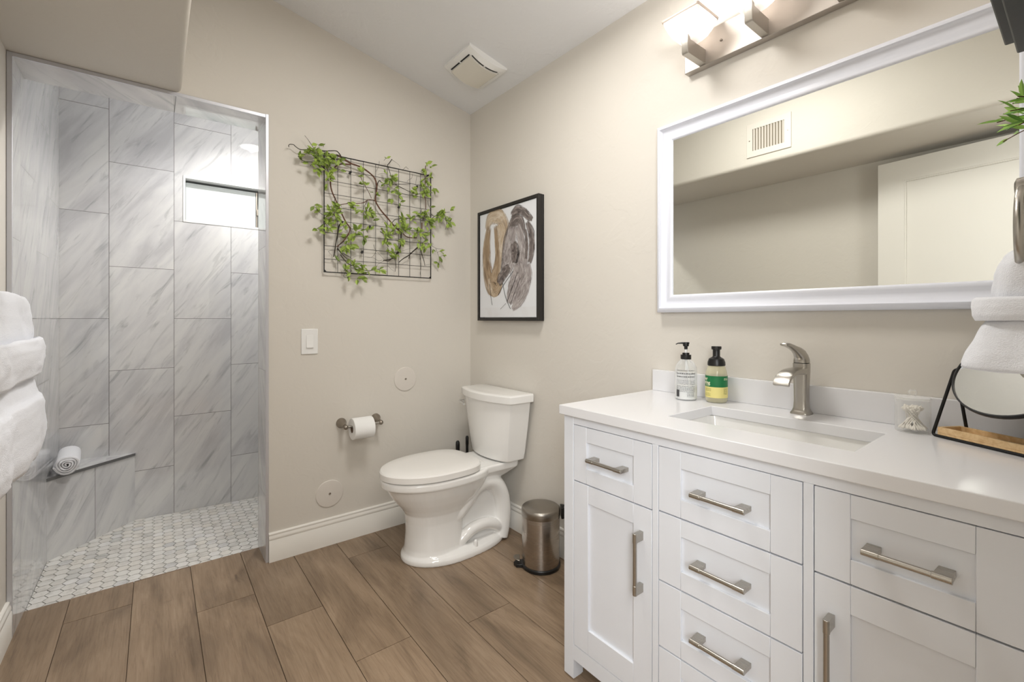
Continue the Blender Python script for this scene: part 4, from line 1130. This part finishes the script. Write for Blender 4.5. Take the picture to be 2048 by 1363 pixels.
# on the bar by the door: bath towel, with a hand towel wrapped round it
t = thing('towel_bar', 'nickel towel bar on the left wall holding the white towels', 'towel bar', (XL,-.60,1.215))
b = B(); tube(b, [(-1.915,-.95,1.205),(-1.915,-.255,1.205)], .008, 14); obj('bar', b, M['nickel'], t)
for yy in (-.95, -.262):
    b = B(); tube(b, [(XL,yy,1.205),(XL+.006,yy,1.205),(-1.94,yy,1.205),(-1.905,yy,1.205)], [.024,.022,.009,.011], 16); obj('post', b, M['nickel'], t)
cy_, xc = -.575, -1.911
secs = [(1.2285,xc,cy_,.010,.270,.6),(1.2285,xc,cy_,.026,.285,.6),(1.222,xc,cy_,.035,.299,.55),(1.200,xc,cy_,.042,.307,.5),(1.16,xc+.001,cy_,.044,.311,.45),(1.11,xc+.001,cy_,.046,.314,.45),(1.05,xc+.001,cy_,.044,.314,.45),
        (.98,xc+.001,cy_,.046,.315,.45),(.93,xc+.002,cy_,.056,.326,.45),(.916,xc+.003,cy_,.060,.329,.45),(.908,xc+.006,cy_,.067,.342,.45),(.88,xc+.007,cy_,.071,.349,.45),(.82,xc+.008,cy_,.073,.353,.45),(.77,xc+.007,cy_,.071,.346,.45),(.735,xc+.005,cy_,.066,.330,.5),(.716,xc+.003,cy_,.056,.306,.5),(.711,xc+.002,cy_,.030,.285,.5)]
o = cloth('bath_towel', M['terry'], secs, 3.1, wob=.011, fold=.35, sag=.012); tag(o, 'white terry bath towel hung over the bar at the left edge', 'towel')
secs = [(1.078,xc+.003,cy_,.0475,.3175,.45),(1.092,xc+.004,cy_,.058,.329,.45),(1.086,xc+.006,cy_,.067,.339,.45),(1.06,xc+.008,cy_,.071,.345,.45),(1.03,xc+.008,cy_,.071,.343,.45),(1.0,xc+.007,cy_,.069,.340,.45),(.981,xc+.006,cy_,.066,.336,.45),(.972,xc+.004,cy_,.059,.328,.45),(.974,xc+.003,cy_,.048,.318,.45)]
o = cloth('hand_towel', M['terry'], secs, 8.4, wob=.010, cap=False, sag=.016, rings_n=44); tag(o, 'white terry hand towel wrapped around the middle of the hanging bath towel', 'towel')

# towel ring on the front wall, right edge of the picture
RX, RY = -.30, -2.332
t = thing('towel_ring', 'brushed nickel towel ring at right edge beside the big mirror', 'towel ring', (RX, YF, 1.39))
b = B(); loft(b, [[(RX+r*cos(2*pi*i/24), y, 1.40+r*sin(2*pi*i/24)) for i in range(24)] for r, y in ((.027,YF),(.027,YF+.005),(.018,YF+.012),(.009,YF+.03),(.009,RY-.01))]); obj('post', b, M['nickel'], t)
b = B(); loft(b, [[(RX+r*cos(2*pi*i/24), y, 1.395+r*sin(2*pi*i/24)) for i in range(24)] for r, y in ((.010,RY-.016),(.017,RY-.013),(.018,RY),(.017,RY+.009),(.010,RY+.012))]); obj('collar', b, M['nickel'], t)
b = B(); n = 48; RZ, RR = 1.314, .077
tube(b, [(RX+RR*sin(2*pi*i/n), RY+.002, RZ+RR*cos(2*pi*i/n)) for i in range(n+1)], .0065, 14, False); obj('ring', b, M['nickel'], t)
secs = [(1.279,RX,RY,.026,.008,.8),(1.277,RX,RY,.040,.016,.8),(1.268,RX,RY,.048,.025,.8),(1.252,RX,RY,.052,.034,.8),(1.235,RX,RY,.053,.041,.8),(1.21,RX,RY,.052,.045,.8),(1.185,RX,RY,.052,.046,.8),(1.16,RX,RY,.055,.051,.8),(1.14,RX,RY,.060,.059,.8),(1.115,RX,RY,.066,.066,.8),(1.09,RX,RY,.073,.075,.8),(1.07,RX,RY,.077,.081,.8),(1.060,RX,RY,.077,.081,.8),(1.057,RX,RY,.070,.074,.8),(1.057,RX,RY,.03,.03,.8)]
o = cloth('hand_towel', M['terry'], secs, 5.2, wob=.007, n=90, fold=1.1, sag=.004); tag(o, 'white terry hand towel drawn through the nickel ring at right edge', 'towel')
secs = [(1.166,RX,RY,.0565,.0535,.8),(1.184,RX,RY,.060,.055,.8),(1.192,RX,RY,.065,.060,.8),(1.188,RX,RY,.070,.065,.8),(1.174,RX,RY,.072,.0675,.8),(1.158,RX,RY,.071,.0665,.8),(1.148,RX,RY,.067,.063,.8),(1.149,RX,RY,.062,.059,.8)]
o = cloth('washcloth', M['terry'], secs, 2.7, wob=.005, n=90, cap=False, sag=.006, rings_n=30); tag(o, 'white washcloth tied as a band around the towel in the ring', 'washcloth')

# rolled towel on the shower bench: terry wound in a spiral
t = thing('rolled_towel', 'white terry towel rolled up on the marble shower bench', 'towel', (-1.892,.765,.388))
ra = Vector((-.02,.255,0)); rc = Vector((-1.893,.655,.4445)); rl = ra.length; ra.normalize(); rs_ = Vector((ra.y,-ra.x,0))
b = B(); turns = 4.2; NP = 130; th = .0105
path = []
for i in range(NP+1):
    k = i/NP; a = -2*pi*turns*k + radians(-100); r = .0035 + (.0475-.0035)*k
    sq_ = 1 + .05*sin(3*a)
    path.append((r*sq_*cos(a), r*sq_*sin(a)*.97))
def sect(off, kk): return None
outer = []; inner = []
for i, (x, y) in enumerate(path):
    j0, j1 = max(i-1,0), min(i+1,NP); d_ = Vector((path[j1][0]-path[j0][0], path[j1][1]-path[j0][1])).normalized(); nn = Vector((-d_.y, d_.x))
    w_ = th*.34; outer.append((x-nn.x*w_, y-nn.y*w_)); inner.append((x+nn.x*w_, y+nn.y*w_))
loop = outer + inner[::-1]
rings = []
for s, sh in ((0,.93),(.004,1.0),(.03,1),(rl*.35,1.01),(rl*.7,1.0),(rl-.01,1.0),(rl,.95)):
    rings.append([rc + ra*(s + .006*noise.noise(Vector((x*40,y*40,1.5)))*(1 if s < .01 else 0)) + rs_*(x*sh) + Vector((0,0,y*sh)) for x, y in loop])
vr = loft(b, rings, False, False)
for ring_ in (vr[0], vr[-1]):
    m_ = len(outer)
    for i in range(m_-1):
        j = 2*m_-1-i
        try: b.faces.new((ring_[i], ring_[i+1], ring_[j-1], ring_[j]))
        except ValueError: pass
obj('terry_roll', b, M['terry2'], t, sharp=70)

# ================================================================== WALL SHELF AND PLANT (right edge)
t = thing('wall_shelf', 'charcoal wall shelf with stepped edge at the top right corner', 'shelf', (-.72, YF, 1.60))
b = B(); box(b, -1.0, -.45, YF, -2.320, 1.603, 1.632); obj('shelf_board', b, M['shelf'], t, bevel=.002)
b = B(); box(b, -.99, -.455, YF, -2.334, 1.582, 1.603); obj('lower_ledge', b, M['shelf'], t, bevel=.002)
b = B(); box(b, -.94, -.47, YF, -2.374, 1.352, 1.365); box(b, -.94, -.47, YF, YF+.008, 1.365, 1.582); obj('lower_board', b, M['shelf'], t, bevel=.0015)

def leaf(b, base, d, nrm_, L, W, curl=.15, mi=0):
    """one folded, pointed leaf as its own island"""
    d = d.normalized(); s = d.cross(nrm_).normalized(); nn = s.cross(d).normalized()
    prof_ = ((0,.05),(.18,.62),(.38,.98),(.58,.92),(.80,.52),(1,0))
    mid, lt, rt_ = [], [], []
    for tt, ww in prof_:
        c = base + d*(L*tt) - nn*(curl*L*tt*tt)
        mid.append(b.verts.new(c - nn*(.10*W*ww)))
        if ww > 0.04:
            lt.append(b.verts.new(c + s*(W*.5*ww) + nn*(.06*W))); rt_.append(b.verts.new(c - s*(W*.5*ww) + nn*(.06*W)))
        else: lt.append(None); rt_.append(None)
    for k in range(len(prof_)-1):
        for side, fl_ in ((lt, False), (rt_, True)):
            q = [mid[k], mid[k+1], side[k+1], side[k]]; q = [v for v in q if v is not None]
            if len(q) < 3: continue
            f = b.faces.new(q[::-1] if fl_ else q); f.material_index = mi

t = thing('potted_plant', 'small green leafy plant on the wall shelf at the right edge', 'plant', (-.62,-2.402,1.365))
b = B(); lathe(b, [(.018,1.365),(.020,1.366),(.0255,1.408),(.0255,1.412),(.022,1.412),(.021,1.402)], (-.62,-2.402), 28); obj('plant_pot', b, M['plastic_w'], t)
b = B(); bs = B(); rp = random.Random(12); c_ = Vector((-.62,-2.402,1.405))
for i in range(44):
    el = rp.uniform(.0,1.35); az = rp.uniform(.05*pi,.95*pi); ln = rp.uniform(.05,.088)
    dirv = Vector((cos(az)*cos(el)*1.3, sin(az)*cos(el), sin(el)*.9)); e = c_ + dirv*ln
    if e.y < -2.415: e.y = -2.41
    pth = smooth_path([c_, c_ + dirv*ln*.5 + Vector((0,0,.012)), e], 4); tube(bs, pth, .0007, 5)
    for k in range(6):
        q = pth[min(len(pth)-1, 2+k)]; dd = (dirv + Vector((rp.uniform(-.8,.8), rp.uniform(-.5,.8), rp.uniform(-.6,.7)))).normalized()
        if q.y + dd.y*.03 < -2.425: dd.y = abs(dd.y)
        leaf(b, q, dd, Vector((rp.uniform(-1,-.2), rp.uniform(-.2,.6), rp.uniform(-.2,.9))), rp.uniform(.018,.028), rp.uniform(.005,.0075), .2)
obj('stems', bs, M['leafstem'], t); obj('foliage', b, M['leaf2'], t, fixn=False)

# ================================================================== WIRE GRID WITH VINES
GX0, GX1, GZ0, GZ1, GY = -.8865, -.2875, 1.388, 1.9855, -.020
t = thing('wire_grid_panel', 'square black wire grid panel on the back wall holding green vines', 'wall grid', (-.587,0,1.687))
b = B()
tube(b, [(GX0,GY,GZ0),(GX1,GY,GZ0)], .0027, 10); tube(b, [(GX0,GY,GZ1),(GX1,GY,GZ1)], .0027, 10); tube(b, [(GX0,GY,GZ0-.0025),(GX0,GY,GZ1+.0025)], .0027, 10); tube(b, [(GX1,GY,GZ0-.0025),(GX1,GY,GZ1+.0025)], .0027, 10)
for x in (GX0, GX1):
    for z in (GZ0, GZ1):
        sx = 1 if x == GX0 else -1; sz = 1 if z == GZ0 else -1
        prism(b, [(x,GY-.001,z),(x+sx*.014,GY-.001,z),(x,GY-.001,z+sz*.014)], (0,.002,0))
obj('grid_frame', b, M['blackmetal'], t)
b = B()
for i in range(1, 9):
    x = GX0 + (GX1-GX0)*i/9; tube(b, [(x,GY-.0015,GZ0),(x,GY-.0015,GZ1)], .0013, 8)
    z = GZ0 + (GZ1-GZ0)*i/9; tube(b, [(GX0,GY+.001,z),(GX1,GY+.001,z)], .0013, 8)
obj('grid_wires', b, M['blackmetal'], t)
for x in (GX0+.02, GX1-.02):
    b = B(); tube(b, [(x,-.001,GZ1-.004),(x,-.026,GZ1-.004),(x,-.028,GZ1+.004)], .003, 8); obj('wall_hook', b, M['blackmetal'], t)
for x, z in ((-.7582,1.910),(-.6543,1.6414),(-.4882,1.7734),(-.695,1.5039),(-.3787,1.9044)):
    b = B(); d_ = Vector((.5,0,.86)); s_ = Vector((.86,0,-.5)); c_ = Vector((x,GY-.006,z))
    prism(b, [c_-d_*.008-s_*.0055+Vector((0,-.004,0)), c_-d_*.008+s_*.0055+Vector((0,-.004,0)), c_+d_*.008+s_*.0055, c_+d_*.008-s_*.0055], (0,.008,0))
    tube(b, [c_+d_*.006, c_+d_*.016+Vector((0,.002,0)), c_+d_*.012+s_*.003+Vector((0,.006,0))], .0008, 6); obj('clip', b, M['black'], t)
VINES = {
 'left': ([
  (0.0042, 'b', [(-0.7573, 1.9526),(-0.7989, 1.9474),(-0.8295, 1.9306),(-0.8463, 1.8996),(-0.8563, 1.8667),(-0.857, 1.8288),(-0.8497, 1.7957),(-0.8363, 1.767),(-0.8194, 1.7316),(-0.7989, 1.6859),(-0.7817, 1.6533),(-0.7608, 1.6264)]),
  (0.0034, 'b', [(-0.7608, 1.6264),(-0.7643, 1.5993),(-0.7921, 1.5541),(-0.8262, 1.5194)]),
  (0.002, 'd', [(-0.8363, 1.767),(-0.843, 1.7349),(-0.8497, 1.7063)]),
  (0.0018, 'd', [(-0.8497, 1.7063),(-0.8696, 1.6828),(-0.8893, 1.6698),(-0.9153, 1.6831),(-0.9345, 1.7039),(-0.9472, 1.7053)]),
  (0.0018, 'd', [(-0.8597, 1.6568),(-0.886, 1.626),(-0.9056, 1.6133),(-0.9313, 1.5933)]),
  (0.002, 'd', [(-0.7817, 1.6288),(-0.7503, 1.6186),(-0.7148, 1.6229),(-0.6787, 1.6236),(-0.6677, 1.6105)]),
  ], [
  (-0.8463, 1.6758, 0.0375, 22),
  (-0.8795, 1.6166, 0.0323, 14),
  (-0.9262, 1.5905, 0.0184, 4),
  (-0.9345, 1.7126, 0.0144, 4),
  (-0.9088, 1.684, 0.012, 2),
  (-0.7397, 1.5986, 0.032, 12),
  (-0.7004, 1.5781, 0.0202, 5),
  (-0.7783, 1.5346, 0.0386, 20),
  (-0.6714, 1.6137, 0.0205, 5),
  (-0.8092, 1.5676, 0.0124, 3),
  (-0.7921, 1.624, 0.0209, 6),
  (-0.8126, 1.7257, 0.0207, 5),
  ]),
 'top': ([
  (0.003, 'd', [(-0.8024, 1.978),(-0.8262, 2.004),(-0.8597, 1.9999),(-0.886, 1.9939),(-0.9249, 1.9898),(-0.9692, 1.9817),(-1.0003, 1.9746),(-1.0216, 1.9829),(-1.0307, 1.9899),(-1.0458, 1.989),(-1.053, 1.9821),(-1.0512, 1.9747)]),
  (0.003, 'd', [(-0.7573, 1.9631),(-0.7921, 1.9768),(-0.8194, 1.9882),(-0.853, 1.9842),(-0.886, 1.9905),(-0.9249, 1.9851)]),
  (0.0016, 'd', [(-0.9377, 1.9902),(-0.9535, 2.012),(-0.9661, 2.0304),(-0.9817, 2.0465)]),
  (0.0012, 'd', [(-0.8958, 2.0087),(-0.8913, 2.0213),(-0.886, 2.0307)]),
  (0.0026, 'd', [(-0.8828, 1.8992),(-0.9056, 1.9183),(-0.9377, 1.9251),(-0.9692, 1.9218),(-0.9941, 1.9244),(-1.0125, 1.9402)]),
  (0.0022, 'd', [(-0.8194, 1.9604),(-0.8463, 1.9409),(-0.8795, 1.9203)]),
  (0.002, 'd', [(-0.8563, 1.8667),(-0.8729, 1.9011),(-0.8828, 1.9196)]),
  ], [
  (-0.9377, 1.952, 0.0494, 30),
  (-0.886, 1.9462, 0.0403, 20),
  (-0.8396, 1.9527, 0.0376, 18),
  (-0.9755, 1.9503, 0.0194, 5),
  (-0.9567, 1.9044, 0.0117, 3),
  (-0.9249, 1.8907, 0.0158, 6),
  (-0.8762, 1.8629, 0.0215, 8),
  (-0.8729, 1.908, 0.027, 10),
  (-1.0125, 1.9376, 0.0089, 2),
  (-0.9972, 1.9079, 0.0064, 1),
  (-0.8194, 1.9119, 0.011, 2),
  (-0.912, 1.9981, 0.0265, 7),
  (-0.8762, 1.8253, 0.0107, 2),
  ]),
 'middle': ([
  (0.0048, 'b', [(-0.8194, 1.9868),(-0.7852, 1.9712),(-0.7573, 1.9596),(-0.722, 1.9542),(-0.6932, 1.948),(-0.6567, 1.9301),(-0.6292, 1.9064),(-0.6179, 1.872),(-0.6179, 1.8355),(-0.6232, 1.7872),(-0.5967, 1.7436),(-0.5583, 1.7048),(-0.5112, 1.6588),(-0.4793, 1.6363)]),
  (0.0034, 'b', [(-0.4671, 1.6263),(-0.4468, 1.6119),(-0.4179, 1.6089),(-0.3844, 1.6126)]),
  (0.0022, 'b', [(-0.6232, 1.7835),(-0.6381, 1.7884),(-0.664, 1.7843),(-0.6896, 1.7644),(-0.7291, 1.7553),(-0.7713, 1.7481),(-0.8058, 1.7371)]),
  (0.0018, 'b', [(-0.6478, 1.7941),(-0.664, 1.8276),(-0.6823, 1.8532),(-0.7004, 1.8857),(-0.7077, 1.9058)]),
  (0.0018, 'd', [(-0.6714, 1.7759),(-0.6823, 1.7526),(-0.6896, 1.7299)]),
  ], [
  (-0.7019, 1.914, 0.0158, 3),
  (-0.7255, 1.8938, 0.01, 2),
  (-0.6896, 1.8483, 0.0232, 6),
  (-0.6269, 1.8106, 0.0133, 2),
  (-0.6603, 1.821, 0.0087, 2),
  (-0.7397, 1.7424, 0.0184, 5),
  (-0.7783, 1.7414, 0.014, 3),
  (-0.686, 1.7197, 0.0327, 12),
  (-0.6603, 1.7126, 0.0219, 6),
  (-0.6932, 1.6721, 0.0115, 2),
  (-0.4712, 1.641, 0.0315, 12),
  ]),
 'upper': ([
  (0.0026, 'd', [(-0.5349, 2.025),(-0.5505, 1.9993),(-0.5583, 1.9888),(-0.5505, 1.9659),(-0.5388, 1.9384),(-0.5255, 1.9246)]),
  (0.003, 'd', [(-0.6179, 1.8501),(-0.6104, 1.8843),(-0.6005, 1.8972),(-0.5814, 1.886),(-0.5349, 1.89),(-0.422, 1.912)]),
  (0.0026, 'd', [(-0.5112, 1.8913),(-0.4712, 1.8796),(-0.4303, 1.8677),(-0.3802, 1.8623),(-0.3547, 1.8689)]),
  (0.001, 'd', [(-0.5333, 2.0231),(-0.5112, 2.015),(-0.4913, 2.0042),(-0.4857, 1.9925)]),
  (0.001, 'd', [(-0.6028, 2.0031),(-0.6043, 1.9771),(-0.6156, 1.9528),(-0.6232, 1.9404)]),
  (0.001, 'd', [(-0.4096, 1.9711),(-0.4121, 1.9476),(-0.4344, 1.9319),(-0.4402, 1.9194)]),
  (0.001, 'd', [(-0.3819, 1.9626),(-0.3886, 1.9289),(-0.3886, 1.898)]),
  (0.0008, 'd', [(-0.5583, 1.9421),(-0.5891, 1.9398),(-0.6119, 1.928)]),
  (0.0012, 'd', [(-0.4671, 1.9827),(-0.4468, 2.0058)]),
  (0.0012, 'd', [(-0.4508, 2.0027),(-0.4344, 1.9907)]),
  ], [
  (-0.5753, 2.0141, 0.0136, 2),
  (-0.5837, 1.9629, 0.015, 2),
  (-0.5388, 1.9161, 0.0322, 18),
  (-0.5738, 1.8726, 0.0227, 7),
  (-0.5231, 1.8592, 0.0231, 8),
  (-0.4913, 1.8308, 0.0156, 3),
  (-0.531, 1.8019, 0.0139, 2),
  (-0.4204, 1.8502, 0.0208, 4),
  (-0.3928, 1.8509, 0.0161, 4),
  (-0.4873, 1.7937, 0.0094, 2),
  (-0.4179, 1.8851, 0.008, 2),
  ]),
 'right': ([
  (0.0028, 'b', [(-0.3289, 2.0339),(-0.3332, 1.9939),(-0.3306, 1.9396),(-0.3375, 1.8757),(-0.3306, 1.8299),(-0.3289, 1.7832)]),
  (0.0014, 'd', [(-0.3158, 1.8323),(-0.3071, 1.8022),(-0.2983, 1.7916)]),
  (0.0022, 'd', [(-0.531, 1.6802),(-0.5152, 1.6972),(-0.4953, 1.7044),(-0.4303, 1.717),(-0.3886, 1.7319),(-0.3632, 1.7587),(-0.3504, 1.7839)]),
  (0.0022, 'd', [(-0.3461, 1.726),(-0.2939, 1.733),(-0.2674, 1.7509),(-0.2405, 1.7682),(-0.2041, 1.7814),(-0.1671, 1.7908)]),
  (0.0018, 'd', [(-0.2939, 1.7607),(-0.2718, 1.7503)]),
  (0.0016, 'd', [(-0.1995, 1.7538),(-0.1903, 1.7147),(-0.1967, 1.6815)]),
  (0.004, 'b', [(-0.3521, 1.7018),(-0.3521, 1.6473)]),
  ], [
  (-0.3332, 2.0448, 0.0132, 2),
  (-0.3001, 2.0201, 0.015, 2),
  (-0.3615, 1.9922, 0.0164, 4),
  (-0.3289, 1.9595, 0.0298, 10),
  (-0.2983, 1.9613, 0.015, 4),
  (-0.3418, 1.8945, 0.0371, 20),
  (-0.2851, 1.9084, 0.0185, 5),
  (-0.3375, 1.8562, 0.0165, 3),
  (-0.3071, 1.8022, 0.0083, 1),
  (-0.3332, 1.7669, 0.0165, 4),
  (-0.3461, 1.726, 0.0495, 22),
  (-0.3115, 1.7071, 0.0334, 10),
  (-0.459, 1.6918, 0.0276, 9),
  (-0.422, 1.7081, 0.0159, 4),
  (-0.2495, 1.747, 0.0238, 7),
  (-0.2041, 1.7653, 0.0364, 14),
  (-0.1903, 1.7227, 0.0295, 10),
  (-0.1671, 1.7949, 0.0122, 2),
  (-0.245, 1.7796, 0.0102, 2),
  (-0.2132, 1.7359, 0.0241, 6),
  ]),
 'bottom': ([
  (0.0052, 'd', [(-0.4793, 1.6325),(-0.4809, 1.5869),(-0.4857, 1.5487),(-0.5033, 1.5094),(-0.5349, 1.4806),(-0.5814, 1.4672)]),
  (0.003, 'd', [(-0.4953, 1.5252),(-0.5192, 1.4931),(-0.5505, 1.4682),(-0.5738, 1.4701)]),
  (0.0024, 'd', [(-0.5168, 1.4933),(-0.5112, 1.46),(-0.5097, 1.4488),(-0.5144, 1.411)]),
  (0.0024, 'd', [(-0.6005, 1.622),(-0.5814, 1.6132),(-0.5505, 1.6093),(-0.5033, 1.6222)]),
  (0.0026, 'd', [(-0.5544, 1.6052),(-0.5583, 1.5714),(-0.5505, 1.5425)]),
  (0.001, 'd', [(-0.5891, 1.4688),(-0.6119, 1.4634),(-0.6344, 1.4762),(-0.6567, 1.478),(-0.686, 1.4828)]),
  (0.001, 'd', [(-0.6344, 1.5489),(-0.6269, 1.5278),(-0.6156, 1.5143),(-0.5967, 1.4939),(-0.5738, 1.4737)]),
  (0.0009, 'd', [(-0.5776, 1.4661),(-0.6043, 1.4493),(-0.6232, 1.4297)]),
  (0.0009, 'd', [(-0.6194, 1.5139),(-0.6418, 1.4828),(-0.6714, 1.4768),(-0.7004, 1.4815),(-0.7291, 1.4791),(-0.7538, 1.4629)]),
  (0.0008, 'd', [(-0.5967, 1.505),(-0.566, 1.504),(-0.5505, 1.5202)]),
  (0.0008, 'd', [(-0.5544, 1.4419),(-0.5349, 1.4246),(-0.5176, 1.4123)]),
  ], [
  (-0.5192, 1.6278, 0.0293, 9),
  (-0.566, 1.5928, 0.0242, 8),
  (-0.4953, 1.5854, 0.0265, 9),
  (-0.4671, 1.5884, 0.0126, 2),
  (-0.5583, 1.5158, 0.0244, 6),
  (-0.5231, 1.5114, 0.02, 5),
  (-0.5929, 1.6744, 0.0195, 3),
  (-0.5891, 1.6307, 0.0196, 4),
  (-0.4993, 1.5549, 0.0202, 5),
  (-0.4793, 1.7081, 0.0157, 4),
  (-0.4671, 1.6642, 0.022, 6),
  (-0.5738, 1.5624, 0.0151, 3),
  ]),
 'low': ([
  (0.0044, 'd', [(-0.3734, 1.5611),(-0.4012, 1.5376),(-0.4303, 1.5097),(-0.4671, 1.486),(-0.4937, 1.4636)]),
  (0.003, 'd', [(-0.3649, 1.5564),(-0.3504, 1.5149),(-0.3392, 1.4846),(-0.3341, 1.4584)]),
  (0.0012, 'd', [(-0.3675, 1.5523),(-0.359, 1.4986),(-0.353, 1.4524),(-0.3581, 1.4131),(-0.353, 1.3823)]),
  (0.003, 'd', [(-0.422, 1.5242),(-0.4344, 1.4887)]),
  (0.0014, 'd', [(-0.3504, 1.6241),(-0.3289, 1.603),(-0.2939, 1.579),(-0.2585, 1.5642),(-0.2132, 1.5628)]),
  (0.0012, 'd', [(-0.2585, 1.5642),(-0.2495, 1.5435),(-0.2405, 1.5203),(-0.2333, 1.4929),(-0.245, 1.4744)]),
  (0.0008, 'd', [(-0.3358, 1.4575),(-0.3027, 1.4678),(-0.2585, 1.475)]),
  (0.0008, 'd', [(-0.4873, 1.5184),(-0.4549, 1.5364),(-0.4054, 1.5526)]),
  (0.0014, 'd', [(-0.3504, 1.6397),(-0.3158, 1.6515),(-0.2983, 1.6693)]),
  ], [
  (-0.376, 1.6367, 0.0366, 14),
  (-0.3547, 1.5847, 0.0328, 12),
  (-0.3375, 1.559, 0.0231, 5),
  (-0.2957, 1.5512, 0.0133, 2),
  (-0.2314, 1.5171, 0.0137, 3),
  (-0.2495, 1.5395, 0.0119, 2),
  (-0.2405, 1.4763, 0.0153, 3),
  (-0.2224, 1.4817, 0.0086, 1),
  (-0.2983, 1.6456, 0.0133, 3),
  (-0.3886, 1.643, 0.0211, 5),
  ]),
 'corner': ([
  (0.005, 'd', [(-0.7955, 1.6515),(-0.816, 1.6245),(-0.8228, 1.5855),(-0.8316, 1.5361),(-0.8417, 1.4662)]),
  (0.003, 'd', [(-0.7921, 1.5506),(-0.8194, 1.5235),(-0.8262, 1.5021)]),
  (0.003, 'd', [(-0.8228, 1.5093),(-0.8058, 1.4866),(-0.7783, 1.4609),(-0.7573, 1.4521)]),
  (0.0026, 'd', [(-0.8126, 1.4964),(-0.7852, 1.4814),(-0.7573, 1.4697)]),
  (0.003, 'd', [(-0.8092, 1.4793),(-0.7852, 1.4499),(-0.7608, 1.4307),(-0.7291, 1.4259)]),
  (0.001, 'd', [(-0.8396, 1.5008),(-0.863, 1.4952),(-0.8663, 1.4881),(-0.8497, 1.471)]),
  (0.0012, 'd', [(-0.7573, 1.4274),(-0.7921, 1.3725),(-0.7573, 1.3604),(-0.7291, 1.3619)]),
  (0.002, 'd', [(-0.7291, 1.4259),(-0.686, 1.4074),(-0.6418, 1.4102),(-0.5967, 1.4205)]),
  ], [
  (-0.7468, 1.4105, 0.0341, 15),
  (-0.7077, 1.4238, 0.0215, 7),
  (-0.7921, 1.397, 0.0209, 6),
  (-0.7852, 1.4289, 0.0112, 2),
  (-0.7748, 1.3665, 0.0126, 2),
  (-0.722, 1.3623, 0.0257, 7),
  (-0.664, 1.4088, 0.0263, 8),
  (-0.6119, 1.4158, 0.0224, 4),
  (-0.8126, 1.4408, 0.0082, 1),
  ]),
}
VL = {'left': 'green artificial vine with brown stem curving down the left half of the wire grid',
 'top': 'bushy green artificial vine over the upper left corner of the wire grid',
 'middle': 'artificial vine whose thick brown stem sweeps diagonally across the middle of the grid',
 'upper': 'small green artificial sprig at the middle of the top grid edge, on dark forked twigs',
 'right': 'leafy artificial vine along the right edge of the grid, sticking out toward the corner',
 'bottom': 'dark rooted artificial sprig at lower middle of the grid ending in thin roots',
 'low': 'artificial sprig at lower right of the grid with bare dark legs and drooping tail',
 'corner': 'artificial sprig at lower left of the grid with leaves hanging below the bottom bar'}
for vi, (key, (stems, clusters)) in enumerate(VINES.items()):
    rv_ = random.Random(100+vi); sx, sz = stems[0][2][0]
    t = thing('artificial_vine', VL[key], 'vine', (sx, GY-.008, sz), 'artificial vines on the wire grid')
    bb, bd, bl = B(), B(), B(); hasb = hasd = False
    for r, kind, pts in stems:
        y0 = -.026 - rv_.uniform(0,.010)
        P = smooth_path([(x, y0 - .004*noise.noise(Vector((x*20, z*20, vi))), z) for x, z in pts], 5); n = len(P)
        rad = [r*.85*(1 + .22*noise.noise(Vector((i*.9, vi, r*900))))*(1 - .45*i/n if kind == 'd' else 1) for i in range(n)]
        tube(bb if kind == 'b' else bd, P, rad, 8)
        hasb |= kind == 'b'; hasd |= kind == 'd'
    for cx, cz, cr, cnt in clusters:
        left_ = cnt; ctr = Vector((cx, -.034, cz))
        while left_ > 0:
            k = min(left_, rv_.choice((2,3,3))); left_ -= k
            a = rv_.uniform(0, 2*pi); rr_ = cr*rv_.uniform(.45,1.0)
            s0 = ctr + Vector((rv_.uniform(-.3,.3)*cr, rv_.uniform(-.01,.006), rv_.uniform(-.3,.3)*cr)); s1 = ctr + Vector((cos(a)*rr_, rv_.uniform(-.024,.006), sin(a)*rr_*.9))
            pth = smooth_path([s0, (s0+s1)*.5 + Vector((0,-.006,.004)), s1], 3); tube(bd, pth, .0007, 5); hasd = True
            dirn = (s1-s0).normalized()
            for q in range(k):
                p_ = pth[min(len(pth)-1, int((q+1)/k*(len(pth)-1)))]
                dd = (dirn*.7 + Vector((rv_.uniform(-.9,.9), rv_.uniform(-.5,.15), rv_.uniform(-1.0,.65)))).normalized()
                L_ = rv_.uniform(.022,.040); nn_ = Vector((rv_.uniform(-.7,.4), -1, rv_.uniform(-.2,.9)))
                if p_.y + dd.y*L_ > -.008: dd.y = -abs(dd.y)
                leaf(bl, p_, dd, nn_, L_, L_*rv_.uniform(.42,.56), rv_.uniform(.05,.3))
    if hasb: obj('brown_stem', bb, M['leafstem'], t)
    else: bb.free()
    if hasd: obj('dark_twigs', bd, M['darkstem'], t)
    else: bd.free()
    obj('foliage', bl, M['leaf'], t, fixn=False)
